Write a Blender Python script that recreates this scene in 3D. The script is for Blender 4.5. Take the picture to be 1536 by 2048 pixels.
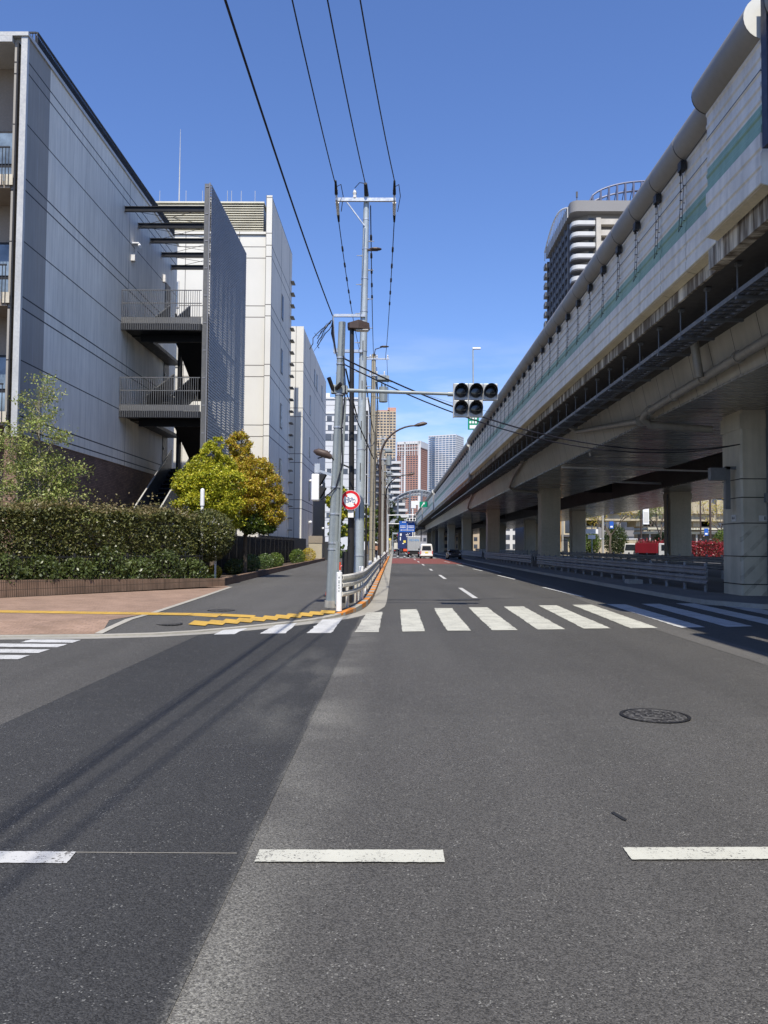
import bpy, bmesh, math, random
import numpy as np
from mathutils import Vector, Matrix
from math import sin, cos, pi, radians, atan2, sqrt
random.seed(7); rng = np.random.default_rng(7)
for o in list(bpy.data.objects): bpy.data.objects.remove(o)
S = bpy.context.scene
COL = S.collection
# ---------------- camera
cd = bpy.data.cameras.new('camera'); cam = bpy.data.objects.new('camera', cd); COL.objects.link(cam)
cd.sensor_fit = 'VERTICAL'; cd.sensor_height = 36; cd.lens = 28.125; cd.clip_start = .05; cd.clip_end = 6000
yaw, pitch, roll = radians(.72), radians(2.44), .008
f_ = Vector((-sin(yaw)*cos(pitch), cos(yaw)*cos(pitch), sin(pitch))); r_ = Vector((cos(yaw), sin(yaw), 0)); u_ = r_.cross(f_)
rr = r_*cos(roll)+u_*sin(roll); uu = -r_*sin(roll)+u_*cos(roll)
cam.matrix_world = Matrix(((rr.x, uu.x, -f_.x, 0), (rr.y, uu.y, -f_.y, 0), (rr.z, uu.z, -f_.z, 1.6), (0, 0, 0, 1)))
S.camera = cam
# ---------------- sun and sky
LD = Vector((-.02, 1, -1.52)).normalized()          # the way the sunlight travels
elev = math.asin(-LD.z); az = atan2(-LD.x, -LD.y)     # compass angle of the sun measured from +Y towards +X
sd = bpy.data.lights.new('sun', 'SUN'); sun = bpy.data.objects.new('sun', sd); COL.objects.link(sun)
sd.energy = 4.5; sd.angle = radians(.5); sd.color = (1, .94, .83)
sun.rotation_euler = LD.to_track_quat('-Z', 'Y').to_euler(); sun.location = (0, -20, 60)
W = bpy.data.worlds.new('World'); S.world = W; W.use_nodes = True
wt = W.node_tree; wt.nodes.clear()
sky = wt.nodes.new('ShaderNodeTexSky'); sky.sky_type = 'NISHITA'; sky.sun_disc = False
sky.sun_elevation = elev; sky.sun_rotation = az; sky.air_density = 1.15; sky.dust_density = .35; sky.ozone_density = 3.2; sky.altitude = 20
bg = wt.nodes.new('ShaderNodeBackground'); wo = wt.nodes.new('ShaderNodeOutputWorld')
# thin streaks of cirrus low in the sky
tc = wt.nodes.new('ShaderNodeTexCoord'); mp = wt.nodes.new('ShaderNodeMapping'); mp.inputs['Scale'].default_value = (2.6, 1.2, 13); mp.inputs['Rotation'].default_value = (0, .22, 0)
nz = wt.nodes.new('ShaderNodeTexNoise'); nz.inputs['Scale'].default_value = 2.1; nz.inputs['Detail'].default_value = 6; nz.inputs['Roughness'].default_value = .55
rp = wt.nodes.new('ShaderNodeValToRGB'); rp.color_ramp.elements[0].position = .44; rp.color_ramp.elements[1].position = .72
sx = wt.nodes.new('ShaderNodeSeparateXYZ')
mr = wt.nodes.new('ShaderNodeMapRange'); mr.inputs[1].default_value = .27; mr.inputs[2].default_value = .13; mr.inputs[3].default_value = 0; mr.inputs[4].default_value = .6
mm = wt.nodes.new('ShaderNodeMath'); mm.operation = 'MULTIPLY'
mx = wt.nodes.new('ShaderNodeMix'); mx.data_type = 'RGBA'; mx.inputs[7].default_value = (6.2, 6.5, 7.2, 1)
L = wt.links.new
L(tc.outputs['Generated'], mp.inputs['Vector']); L(mp.outputs[0], nz.inputs['Vector']); L(nz.outputs[0], rp.inputs[0])
L(tc.outputs['Generated'], sx.inputs[0]); L(sx.outputs[2], mr.inputs[0]); L(mr.outputs[0], mm.inputs[0]); L(rp.outputs[0], mm.inputs[1])
tn = wt.nodes.new('ShaderNodeMix'); tn.data_type = 'RGBA'; tn.blend_type = 'MULTIPLY'; tn.inputs[0].default_value = 1; tn.inputs[7].default_value = (.66, .77, 1.07, 1)
L(sky.outputs[0], tn.inputs[6]); L(tn.outputs[2], mx.inputs[6])
L(mm.outputs[0], mx.inputs[0]); L(mx.outputs[2], bg.inputs[0]); L(bg.outputs[0], wo.inputs[0])
bg.inputs[1].default_value = .121
S.view_settings.view_transform = 'Standard'; S.view_settings.look = 'None'; S.view_settings.exposure = .47; S.view_settings.gamma = 1
S.render.engine = 'CYCLES'
try:
    S.cycles.use_denoising = True; S.cycles.max_bounces = 6; S.cycles.diffuse_bounces = 4; S.cycles.transparent_max_bounces = 8
except Exception: pass

# ---------------- materials
class NT:
    def __init__(s, name):
        s.m = bpy.data.materials.new(name); s.m.use_nodes = True; s.t = s.m.node_tree
        s.b = s.t.nodes['Principled BSDF']; s.geo = s.t.nodes.new('ShaderNodeNewGeometry'); s.pos = s.geo.outputs['Position']
        s._x = None
    def n(s, typ, **kw):
        k = s.t.nodes.new('ShaderNode'+typ)
        for a, v in kw.items(): setattr(k, a, v)
        return k
    def put(s, inp, v):
        if hasattr(v, 'links') or isinstance(v, bpy.types.NodeSocket): s.t.links.new(v, inp)
        else:
            if hasattr(inp.default_value, '__len__') and not hasattr(v, '__len__'): v = (v,)*len(inp.default_value)
            if hasattr(inp.default_value, '__len__') and len(inp.default_value) == 4 and len(v) == 3: v = (*v, 1)
            inp.default_value = v
    def ma(s, op, a, b=None, c=None):
        k = s.n('Math', operation=op)
        for i, v in enumerate((a, b, c)):
            if v is not None: s.put(k.inputs[i], v)
        return k.outputs[0]
    def xyz(s):
        if s._x is None:
            k = s.n('SeparateXYZ'); s.put(k.inputs[0], s.pos); s._x = k.outputs
        return s._x
    def vec(s, sc=(1, 1, 1), rot=(0, 0, 0), v=None):
        k = s.n('Mapping'); s.put(k.inputs[0], v or s.pos); k.inputs['Scale'].default_value = sc; k.inputs['Rotation'].default_value = rot
        return k.outputs[0]
    def noise(s, scale, detail=3, vec=None, rough=.5):
        k = s.n('TexNoise'); s.put(k.inputs['Vector'], vec or s.pos); k.inputs['Scale'].default_value = scale
        k.inputs['Detail'].default_value = detail; k.inputs['Roughness'].default_value = rough
        return k.outputs[0]
    def ramp(s, f, a, b, lo=0, hi=1):
        k = s.n('MapRange'); s.put(k.inputs[0], f)
        for i, v in enumerate((a, b, lo, hi)): k.inputs[i+1].default_value = v
        return k.outputs[0]
    def mix(s, f, a, b, mode='MIX'):
        k = s.n('Mix', data_type='RGBA', blend_type=mode); s.put(k.inputs[0], f); s.put(k.inputs[6], a); s.put(k.inputs[7], b)
        return k.outputs[2]
    def sc(s, col, f):       # colour times a factor socket
        k = s.n('VectorMath', operation='SCALE'); s.put(k.inputs[0], col[:3] if not isinstance(col, bpy.types.NodeSocket) else col); s.put(k.inputs['Scale'], f)
        return k.outputs[0]
    def near(s, v, c, w):    # 1 where |v-c|<w
        return s.ma('LESS_THAN', s.ma('ABSOLUTE', s.ma('SUBTRACT', v, c)), w)
    def every(s, v, per, w, off=0):
        m = s.ma('PINGPONG', s.ma('ADD', v, -off), per/2.)
        return s.ma('LESS_THAN', m, w)
    def bump(s, h, st=.3, d=.01):
        k = s.n('Bump'); k.inputs['Strength'].default_value = st; k.inputs['Distance'].default_value = d; s.put(k.inputs['Height'], h)
        s.put(s.b.inputs['Normal'], k.outputs[0])
    def out(s, col=None, rough=None, metal=None, spec=None):
        if col is not None: s.put(s.b.inputs['Base Color'], col)
        if rough is not None: s.put(s.b.inputs['Roughness'], rough)
        if metal is not None: s.put(s.b.inputs['Metallic'], metal)
        if spec is not None: s.put(s.b.inputs['Specular IOR Level'], spec)
        return s.m
def hexc(r, g, b):
    return tuple(((c/255.+.055)/1.055)**2.4 if c/255. > .04045 else c/255./12.92 for c in (r, g, b))
def mat(name, col, rough=.7, metal=0, big=.12, bs=.6, fine=.08, fs=14, bump=0, bsc=60, streak=0, spec=.4):
    n = NT(name)
    f = n.ramp(n.noise(bs, 4), .3, .7, 1-big, 1+big)
    g = n.ramp(n.noise(fs, 3), .3, .7, 1-fine, 1+fine)
    v = n.ma('MULTIPLY', f, g)
    if streak:
        st = n.ramp(n.noise(1, 4, n.vec((5, 5, .35))), .35, .75, 1, 1-streak); v = n.ma('MULTIPLY', v, st)
    n.out(n.sc(col, v), n.ramp(n.noise(fs*.5, 2), .3, .7, max(.03, rough-.08), min(1, rough+.08)), metal, spec)
    if bump: n.bump(n.noise(bsc, 3), bump, .01)
    return n.m
MT = {}
# ---------------- mesh builder
class MB:
    def __init__(s): s.v = []; s.f = []; s.m = []
    def add(s, vs, fs, mi=0):
        b = len(s.v); s.v += [tuple(v) for v in vs]; s.f += [tuple(b+i for i in f) for f in fs]; s.m += [mi]*len(fs); return s
    def box(s, x0, y0, z0, x1, y1, z1, mi=0):
        x0, x1 = sorted((x0, x1)); y0, y1 = sorted((y0, y1)); z0, z1 = sorted((z0, z1))
        return s.add([(x0,y0,z0),(x1,y0,z0),(x1,y1,z0),(x0,y1,z0),(x0,y0,z1),(x1,y0,z1),(x1,y1,z1),(x0,y1,z1)],
                     [(0,3,2,1),(4,5,6,7),(0,1,5,4),(1,2,6,5),(2,3,7,6),(3,0,4,7)], mi)
    def cyl(s, p0, p1, r0, r1=None, n=10, caps=True, mi=0):
        r1 = r0 if r1 is None else r1
        p0 = Vector(p0); p1 = Vector(p1); d = (p1-p0).normalized()
        a = d.orthogonal().normalized() if abs(d.z) < .99 else Vector((1,0,0)); b = d.cross(a).normalized()
        vs = []
        for p, r in ((p0, r0), (p1, r1)):
            for k in range(n): t = 2*pi*k/n; vs.append(p+a*(r*cos(t))+b*(r*sin(t)))
        fs = [(k, (k+1) % n, n+(k+1) % n, n+k) for k in range(n)]
        if caps: fs += [tuple(range(n-1, -1, -1)), tuple(range(n, 2*n))]
        return s.add(vs, fs, mi)
    def tube(s, pts, r, n=6, mi=0):
        pts = [Vector(p) for p in pts]; vs = []; m = len(pts)
        rs = r if hasattr(r, '__len__') else [r]*m
        prev = None
        for i, p in enumerate(pts):
            d = (pts[min(i+1, m-1)]-pts[max(i-1, 0)]).normalized()
            a = (prev-d*prev.dot(d)) if prev is not None else d.orthogonal()
            a.normalize(); prev = a; b = d.cross(a)
            for k in range(n): t = 2*pi*k/n; vs.append(p+a*(rs[i]*cos(t))+b*(rs[i]*sin(t)))
        fs = [(i*n+k, i*n+(k+1) % n, (i+1)*n+(k+1) % n, (i+1)*n+k) for i in range(m-1) for k in range(n)]
        fs += [tuple(range(n-1, -1, -1)), tuple((m-1)*n+k for k in range(n))]
        return s.add(vs, fs, mi)
    def extr(s, prof, y0, y1, mi=0, closed=True):   # (x,z) profile drawn along Y
        n = len(prof)
        vs = [(x, y0, z) for x, z in prof]+[(x, y1, z) for x, z in prof]
        k = n if closed else n-1
        fs = [(i, (i+1) % n, n+(i+1) % n, n+i) for i in range(k)]
        if closed: fs += [tuple(range(n-1, -1, -1)), tuple(range(n, 2*n))]
        return s.add(vs, fs, mi)
    def slab(s, poly, z0, z1, mi=0):                # (x,y) polygon with thickness
        n = len(poly)
        vs = [(x, y, z0) for x, y in poly]+[(x, y, z1) for x, y in poly]
        fs = [(i, (i+1) % n, n+(i+1) % n, n+i) for i in range(n)]+[tuple(range(n-1, -1, -1)), tuple(range(n, 2*n))]
        return s.add(vs, fs, mi)
    def pris(s, prof, x0, x1, mi=0):                # (y,z) profile drawn along X
        n = len(prof)
        vs = [(x0, y, z) for y, z in prof]+[(x1, y, z) for y, z in prof]
        fs = [(i, (i+1) % n, n+(i+1) % n, n+i) for i in range(n)]+[tuple(range(n-1, -1, -1)), tuple(range(n, 2*n))]
        return s.add(vs, fs, mi)
    def sheet(s, poly, z, mi=0): return s.add([(x, y, z) for x, y in poly], [tuple(range(len(poly)))], mi)
    def beam(s, p0, p1, w, h, mi=0):                # square bar between two points
        p0 = Vector(p0); p1 = Vector(p1); d = (p1-p0).normalized()
        a = Vector((0, 0, 1)).cross(d)
        a = a.normalized() if a.length > 1e-4 else Vector((1, 0, 0))
        b = d.cross(a).normalized(); vs = []
        for p in (p0, p1):
            for i, j in ((-1,-1),(1,-1),(1,1),(-1,1)): vs.append(p+a*(i*w/2)+b*(j*h/2))
        return s.add(vs, [(0,1,5,4),(1,2,6,5),(2,3,7,6),(3,0,4,7),(3,2,1,0),(4,5,6,7)], mi)
    def ball(s, c, rx, ry=None, rz=None, n=10, m=6, mi=0):
        ry = ry or rx; rz = rz or rx; vs = [(c[0], c[1], c[2]+rz)]
        for j in range(1, m):
            for k in range(n):
                a = pi*j/m; t = 2*pi*k/n; vs.append((c[0]+rx*sin(a)*cos(t), c[1]+ry*sin(a)*sin(t), c[2]+rz*cos(a)))
        vs.append((c[0], c[1], c[2]-rz)); fs = [(0, 1+k, 1+(k+1) % n) for k in range(n)]
        for j in range(m-2):
            for k in range(n): fs.append((1+j*n+k, 1+(j+1)*n+k, 1+(j+1)*n+(k+1) % n, 1+j*n+(k+1) % n))
        l = len(vs)-1; b = 1+(m-2)*n
        fs += [(l, b+(k+1) % n, b+k) for k in range(n)]
        return s.add(vs, fs, mi)
def mesh_of(name, mb, mats, org=(0, 0, 0), smooth=False):
    me = bpy.data.meshes.new(name)
    ox, oy, oz = org
    me.from_pydata([(x-ox, y-oy, z-oz) for x, y, z in mb.v], [], mb.f)
    for m in (mats if isinstance(mats, (list, tuple)) else [mats]): me.materials.append(m)
    me.polygons.foreach_set('material_index', mb.m)
    bm = bmesh.new(); bm.from_mesh(me); bmesh.ops.recalc_face_normals(bm, faces=bm.faces[:]); bm.to_mesh(me); bm.free()
    if smooth:
        me.polygons.foreach_set('use_smooth', [True]*len(me.polygons))
        try: me.set_sharp_from_angle(angle=radians(38))
        except Exception: pass
    return me
def wloc(o):
    return Vector((0, 0, 0)) if o is None else (o.location.copy() if o.parent is None else wloc(o.parent)+o.location)
def part(name, mb, mats, parent=None, org=None, smooth=False, label=None, bevel=0):
    """one mesh object; vertices are given in world space (parents are unrotated while being built)"""
    base = wloc(parent)
    me = mesh_of(name, mb, mats, org if org is not None else base, smooth)
    o = bpy.data.objects.new(name, me); COL.objects.link(o)
    if parent is not None:
        o.parent = parent
        if org is not None: o.location = Vector(org)-base
    elif org is not None: o.location = org
    if label: o['label'] = label
    if bevel:
        b = o.modifiers.new('bevel', 'BEVEL'); b.width = bevel; b.segments = 2; b.limit_method = 'ANGLE'; b.angle_limit = radians(40)
    return o
def tag(o, label=None, cat=None, group=None, kind=None):
    if label: o['label'] = label
    if cat: o['category'] = cat
    if group: o['group'] = group
    if kind: o['kind'] = kind
    return o
def thing(name, label, cat, loc=(0, 0, 0), group=None):
    o = bpy.data.objects.new(name, None); COL.objects.link(o); o.location = loc; o.empty_display_size = .3
    return tag(o, label, cat, group)
def solo(name, mb, mats, label, cat, loc=None, group=None, smooth=False, kind=None, bevel=0):
    if loc is None:
        a = np.array(mb.v); loc = (float(a[:, 0].mean()), float(a[:, 1].mean()), float(a[:, 2].min()))
    return tag(part(name, mb, mats, None, loc, smooth, bevel=bevel), label, cat, group, kind)
def ground(name, mb, mats, label, kind='structure', smooth=False): return tag(part(name, mb, mats, smooth=smooth), label, None, None, kind)
def kids(o): return [c for c in bpy.data.objects if c.parent == o]
def copy_tree(o, loc=None, rz=None, label=None, parent=None):
    ch = kids(o); c = o.copy(); COL.objects.link(c); c.parent = parent
    if loc is not None: c.location = loc
    if rz is not None: c.rotation_euler = (0, 0, rz)
    if label: c['label'] = label
    for k in ch: copy_tree(k, parent=c)
    return c
def text(name, s, size, mat_, loc, rot, parent=None, ext=.002, align='CENTER', sx_=1):
    cu = bpy.data.curves.new(name, 'FONT'); cu.body = s; cu.size = size; cu.extrude = ext; cu.align_x = align; cu.align_y = 'CENTER'
    o0 = bpy.data.objects.new('tmp', cu); COL.objects.link(o0); bpy.context.view_layer.update()
    me = bpy.data.meshes.new_from_object(o0.evaluated_get(bpy.context.evaluated_depsgraph_get())); bpy.data.objects.remove(o0)
    me.materials.clear(); me.materials.append(mat_); me.name = name
    o = bpy.data.objects.new(name, me); COL.objects.link(o)
    o.rotation_euler = rot; o.scale = (sx_, 1, 1)
    if parent is not None: o.parent = parent
    o.location = Vector(loc)-wloc(parent)
    return o
def sag(p0, p1, drop, n=14):
    p0 = Vector(p0); p1 = Vector(p1)
    return [p0.lerp(p1, i/n)+Vector((0, 0, -4*drop*(i/n)*(1-i/n))) for i in range(n+1)]
def asphalt(name, c, light, warm=(1.02, .975, .905), patch=True):
    n = NT(name); x, y, z = n.xyz()
    big = n.ramp(n.noise(.35, 5, n.vec((1, .35, 1)), .6), .3, .7, .82, 1.16)
    track = n.ramp(n.noise(1.1, 3, n.vec((1.4, .05, 1))), .35, .7, .93, 1.07)
    agg = n.n('TexVoronoi'); n.put(agg.inputs['Vector'], n.pos); agg.inputs['Scale'].default_value = 150
    k = n.n('SeparateColor'); n.put(k.inputs[0], agg.outputs['Color'])
    stone = n.ramp(k.outputs[0], 0, 1, .45, 1.58)
    fl = n.ma('MULTIPLY', n.ma('GREATER_THAN', k.outputs[1], .972), n.ramp(n.noise(6, 2), .45, .6, .15, 1))
    fine = n.ramp(n.noise(230, 3, None, .7), .3, .7, .72, 1.28)
    v = n.ma('MULTIPLY', n.ma('MULTIPLY', big, track), n.ma('MULTIPLY', stone, fine))
    v = n.ma('MULTIPLY', v, n.ma('MULTIPLY', n.ramp(y, 7.72, 7.76, 1.05, .98), n.ramp(y, 10.35, 10.4, 1.0, .965)))
    oil = n.ramp(n.noise(2.6, 5, None, .7), .66, .74, 1, .8); v = n.ma('MULTIPLY', v, oil)
    col = n.sc([c*w for w in warm], v)
    col = n.mix(fl, col, [q*.5 for q in light])
    # pale blotches where the surface has worn or been scraped
    wr = n.ramp(n.noise(1.3, 5, n.vec((1, .3, 1)), .65), .62, .8, 0, .3)
    col = n.mix(n.ma('MULTIPLY', wr, n.ma('GREATER_THAN', k.outputs[2], .45)), col, (.12, .115, .105))
    # scuffing beside the long joint of the newer strip, worn down to the pale stone
    def band(v, a, b, c_, d): return n.ma('MULTIPLY', n.ramp(v, a, b, 0, 1), n.ramp(v, c_, d, 1, 0))
    s1 = n.ma('MULTIPLY', band(x, -.79, -.72, -.64, -.36), n.ramp(y, 4.6, 2.8, .1, 1))
    s2 = n.ma('MULTIPLY', n.ma('MULTIPLY', band(x, -1.75, -1.1, -.95, -.6), band(y, 6.4, 7.6, 11, 13.4)), n.ramp(n.noise(1.1, 3, n.vec((1.4, .5, 1))), .42, .62, 0, .45))
    s3 = n.ma('MULTIPLY', band(x, -.8, -.74, -.62, -.2), n.ramp(n.noise(.9, 4), .42, .65, .1, .7))
    sm = n.ma('MAXIMUM', n.ma('MAXIMUM', s1, s2), n.ma('MULTIPLY', s3, n.ramp(y, 14, 17, 1, 0)))
    sm = n.ma('MULTIPLY', sm, n.ramp(n.noise(60, 4, None, .7), .4, .58, .1, .85))
    col = n.mix(sm, col, n.sc((.27, .262, .23), n.ramp(k.outputs[0], 0, 1, .55, 1.35)))
    n.out(col, n.ramp(k.outputs[2], 0, 1, .62, .95), 0, .35)
    h = n.ma('ADD', n.ma('MULTIPLY', agg.outputs['Distance'], -.9), n.ma('MULTIPLY', n.noise(160, 3), .9))
    n.bump(h, .75, .006)
    return n.m
MT['asph'] = asphalt('old_asphalt', .072, (.46, .45, .41))
MT['asphn'] = asphalt('newer_asphalt', .035, (.36, .36, .34), (1, 1, 1.01))
MT['asphl'] = asphalt('pale_asphalt', .10, (.4, .39, .36))
MT['walk'] = asphalt('pavement_asphalt', .085, (.3, .3, .28))
def worn_edge(n, w=.985):
    """asphalt showing beside the worn last few centimetres of the patch joint"""
def paint(name, c, wear=.5, crack=True):
    n = NT(name)
    a = n.noise(55, 4, None, .75); b = n.noise(2.2, 4, None, .6)
    hole = n.ma('LESS_THAN', n.ma('ADD', a, n.ma('MULTIPLY', b, .35)), .535+.06*wear)
    tone = n.ramp(b, .3, .7, .86, 1.03)
    dirt = n.ramp(n.noise(5, 5, n.vec((3, .6, 1)), .65), .6, .78, 0, .35)
    col = n.mix(dirt, n.sc(c, tone), [q*.62 for q in c])
    n.out(n.mix(hole, col, (.11, .105, .1)), .75, 0, .3); n.bump(a, .4, .004)
    return n.m
MT['white'] = paint('white_road_paint', (.50, .50, .49), .5)
MT['whitew'] = paint('worn_white_road_paint', (.45, .44, .385), 1.0)
MT['cream'] = paint('yellowed_road_paint', (.49, .485, .42), .8)
MT['orange'] = paint('orange_kerb_paint', (.6, .22, .035), .6)
MT['red'] = paint('red_road_paint', (.19, .06, .048), .3)
MT['tact'] = paint('yellow_tactile_paving', (.5, .31, .06), .3)
def conc(name, c, stain=.3, rough=.85, streak=.25, board=0, fs=9):
    n = NT(name)
    v = n.ma('MULTIPLY', n.ramp(n.noise(.5, 5, None, .6), .3, .7, .88, 1.1), n.ramp(n.noise(fs, 4, None, .65), .3, .7, .9, 1.1))
    st = n.ramp(n.noise(1, 5, n.vec((4, 4, .3)), .6), .5, .75, 1, 1-streak)
    n.out(n.sc(c, n.ma('MULTIPLY', v, st)), rough, 0, .3); n.bump(n.noise(70, 4), .25, .006)
    return n.m
MT['gutter'] = conc('gutter_concrete', (.30, .285, .25), streak=0)
MT['kerb'] = conc('kerb_concrete', (.34, .32, .275), streak=0)
MT['concrete'] = conc('bare_concrete', (.33, .32, .295))
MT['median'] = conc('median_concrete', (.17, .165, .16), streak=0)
MT['cpole'] = conc('tan_concrete_pole', (.37, .33, .25), streak=.2)
MT['cpole2'] = conc('grey_concrete_pole', (.36, .35, .32), streak=.2)
def brick(name, c1, c2, mortar, w, h, rot=(0, 0, 0), bw=.02):
    n = NT(name); t = n.n('TexBrick'); n.put(t.inputs['Vector'], n.vec((1, 1, 1), rot))
    t.inputs['Scale'].default_value = 1; t.inputs['Brick Width'].default_value = w; t.inputs['Row Height'].default_value = h
    t.inputs['Mortar Size'].default_value = bw*h; t.inputs['Color1'].default_value = (*c1, 1); t.inputs['Color2'].default_value = (*c2, 1); t.inputs['Mortar'].default_value = (*mortar, 1)
    n.out(n.sc(t.outputs[0], n.ma('MULTIPLY', n.ramp(n.noise(1.2, 4), .3, .7, .85, 1.12), n.ramp(n.noise(30, 3), .3, .7, .85, 1.15))), .85, 0, .3)
    n.bump(t.outputs['Fac'], -.3, .004); return n.m
MT['paver'] = brick('red_brick_paving', (.25, .165, .115), (.305, .205, .15), (.17, .12, .095), .2, .1, bw=.05)
def ribs(name, c, dark, per, w):
    n = NT(name); x, y, z = n.xyz()
    a = n.ma('ADD', x, y); m = n.every(a, per, w)
    v = n.ramp(n.noise(2.5, 4), .3, .7, .75, 1.15)
    jz = n.every(z, .2, .006, .15); jx = n.every(a, .42, .008)
    j = n.ma('MAXIMUM', jz, jx)
    n.out(n.mix(j, n.mix(m, n.sc(c, v), n.sc(dark, v)), (.06, .05, .04)), .9, 0, .2); n.bump(m, -.6, .01); return n.m
MT['planter'] = ribs('ribbed_planter_block', (.25, .17, .12), (.10, .065, .045), .075, .016)
n = NT('manhole_iron'); x, y, z = n.xyz()
v = n.n('TexVoronoi', feature='DISTANCE_TO_EDGE'); n.put(v.inputs['Vector'], n.pos); v.inputs['Scale'].default_value = 17
e = n.ma('LESS_THAN', v.outputs['Distance'], .09)
n.out(n.mix(e, (.035, .032, .03), (.14, .135, .125)), .6, .35, .4); n.bump(e, .9, .01); MT['iron'] = n.m
MT['galv'] = mat('galvanised_pole', (.40, .44, .45), .45, .35, .06, 1.5, .05, 9)
MT['pgrey'] = mat('grey_painted_pole', (.27, .30, .30), .5, .1, .08, 1.2, .05, 12, streak=.15)
MT['black'] = mat('black_metal', (.022, .021, .021), .5, .2)
MT['brownm'] = mat('brown_pole_paint', (.06, .04, .032), .5, .1)
MT['navy'] = mat('navy_pole_paint', (.03, .035, .065), .5, .1)
MT['steel'] = mat('galvanised_steel', (.5, .52, .54), .4, .6, .1, 2, .05, 20)
MT['rail'] = mat('white_guardrail', (.6, .57, .5), .55, .1, .12, 1.5, .1, 12, streak=.25)
MT['railg'] = mat('greyed_guardrail', (.27, .275, .29), .5, .2, .15, 1.5, .1, 12, streak=.3)
MT['rubber'] = mat('black_rubber', (.015, .015, .015), .6, 0)
MT['cable'] = mat('black_cable', (.012, .012, .02), .55, 0)
MT['glassd'] = mat('dark_window_glass', (.02, .024, .03), .3, .0, .3, .4, .05, 8, spec=.3)
MT['glassb'] = mat('blue_window_glass', (.12, .17, .24), .12, .1, .3, .15, .05, 3, spec=.8)
MT['wht'] = mat('white_enamel', (.75, .75, .74), .35, 0, .04)
MT['whtm'] = mat('white_porcelain', (.7, .68, .64), .3, 0, .1)
MT['bark'] = mat('bark', (.12, .095, .07), .9, 0, .25, 4, .25, 20, .4, 30)
MT['barkl'] = mat('pale_bark', (.26, .23, .17), .9, 0, .25, 4, .25, 20, .4, 30)
MT['redc'] = mat('orange_red_plastic', (.75, .09, .03), .45, 0, .05)
MT['redp'] = mat('signal_red_paint', (.62, .012, .02), .4, 0, .03)
MT['blue'] = mat('sign_blue', (.02, .10, .42), .4, 0, .03)
MT['green'] = mat('sign_green', (.0, .22, .11), .4, 0, .03)
MT['sgrey'] = mat('sign_face', (.55, .54, .5), .4, 0, .05)
def leafm(name, cols, rough=.5, trans=.25):
    n = NT(name)
    r = n.geo.outputs['Random Per Island']
    k = n.n('ValToRGB'); n.put(k.inputs[0], r); cr = k.color_ramp
    while len(cr.elements) < len(cols): cr.elements.new(.5)
    for i, c in enumerate(cols): cr.elements[i].position = i/(len(cols)-1); cr.elements[i].color = (*c, 1)
    col = n.sc(k.outputs[0], n.ramp(n.noise(.9, 3), .3, .7, .8, 1.2))
    n.out(col, rough, 0, .45)
    tr = n.n('BsdfTranslucent'); n.put(tr.inputs[0], n.mix(.25, col, (.25, .3, .02)))
    ms = n.n('MixShader'); ms.inputs[0].default_value = trans
    o = n.t.nodes['Material Output']; n.t.links.new(n.b.outputs[0], ms.inputs[1]); n.t.links.new(tr.outputs[0], ms.inputs[2]); n.t.links.new(ms.outputs[0], o.inputs[0])
    return n.m
MT['lhedge'] = leafm('hedge_leaf', [(.05, .06, .018), (.095, .105, .03), (.14, .145, .042), (.13, .115, .04)], .4, .15)
MT['lhedget'] = leafm('hedge_tip_leaf', [(.16, .115, .055), (.2, .16, .065), (.12, .12, .038), (.22, .17, .09)], .45, .2)
MT['llow'] = leafm('low_shrub_leaf', [(.045, .09, .02), (.08, .13, .03), (.11, .16, .045), (.035, .06, .02)], .4, .2)
MT['lyel'] = leafm('yellow_green_leaf', [(.25, .31, .02), (.42, .42, .03), (.56, .48, .035), (.17, .25, .02)], .45, .25)
MT['lora'] = leafm('orange_leaf', [(.42, .27, .03), (.5, .28, .045), (.42, .38, .02), (.55, .42, .03), (.2, .24, .02)], .45, .25)
MT['lpale'] = leafm('pale_green_leaf', [(.24, .32, .06), (.32, .37, .10), (.38, .35, .14), (.16, .24, .05)], .45, .3)
MT['lgreen'] = leafm('green_leaf', [(.05, .10, .015), (.09, .15, .02), (.13, .17, .025), (.03, .06, .012)], .45, .25)
MT['lred'] = leafm('red_leaf', [(.26, .015, .03), (.4, .03, .05), (.17, .012, .02), (.08, .045, .02)], .4, .25)
MT['ldk'] = leafm('dark_tree_leaf', [(.025, .045, .012), (.045, .07, .018), (.07, .09, .02)], .45, .2)
# ---------------- ground, road and paving
m = MB(); m.sheet([(-3000, -200), (3000, -200), (3000, 4500), (-3000, 4500)], -.03)
ground('ground', m, conc('dusty_ground', (.2, .19, .16), streak=0), 'bare city ground out to the horizon')
m = MB(); m.sheet([(-70, -30), (70, -30), (70, 12), (40, 12), (40, 420), (-2, 420), (-2, 19), (-5, 15.5), (-70, 15.3)], 0)
ground('road', m, MT['asph'], 'dark grey asphalt of the street and the crossing')
m = MB(); m.sheet([(-3.46, -14), (-.75, -14), (-.75, 17.9), (-1.25, 16.9), (-1.98, 15.8), (-2.62, 15.0), (-3.44, 14.2)], .0038)
ground('newer_road_patch', m, MT['asphn'], 'darker strip of newer asphalt across the crossing')
m = MB(); m.sheet([(-.2, 13.2), (5.1, 13.2), (6.3, 33), (6.7, 60), (6.6, 60), (-.19, 60), (-.19, 22)], .004)
ground('road_surface_course', m, MT['asphn'], 'smoother dark asphalt beyond the stop line') if False else None
m = MB(); m.sheet([(5.1, -14), (5.72, -14), (5.75, 16.2), (6.6, 32), (7.0, 46), (7.1, 110), (6.85, 110), (6.6, 46), (6.2, 32), (5.15, 16.2)], .004)
ground('pale_road_strip', m, MT['asphl'], 'paler strip of old asphalt beside the shadow of the flyover')
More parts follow.
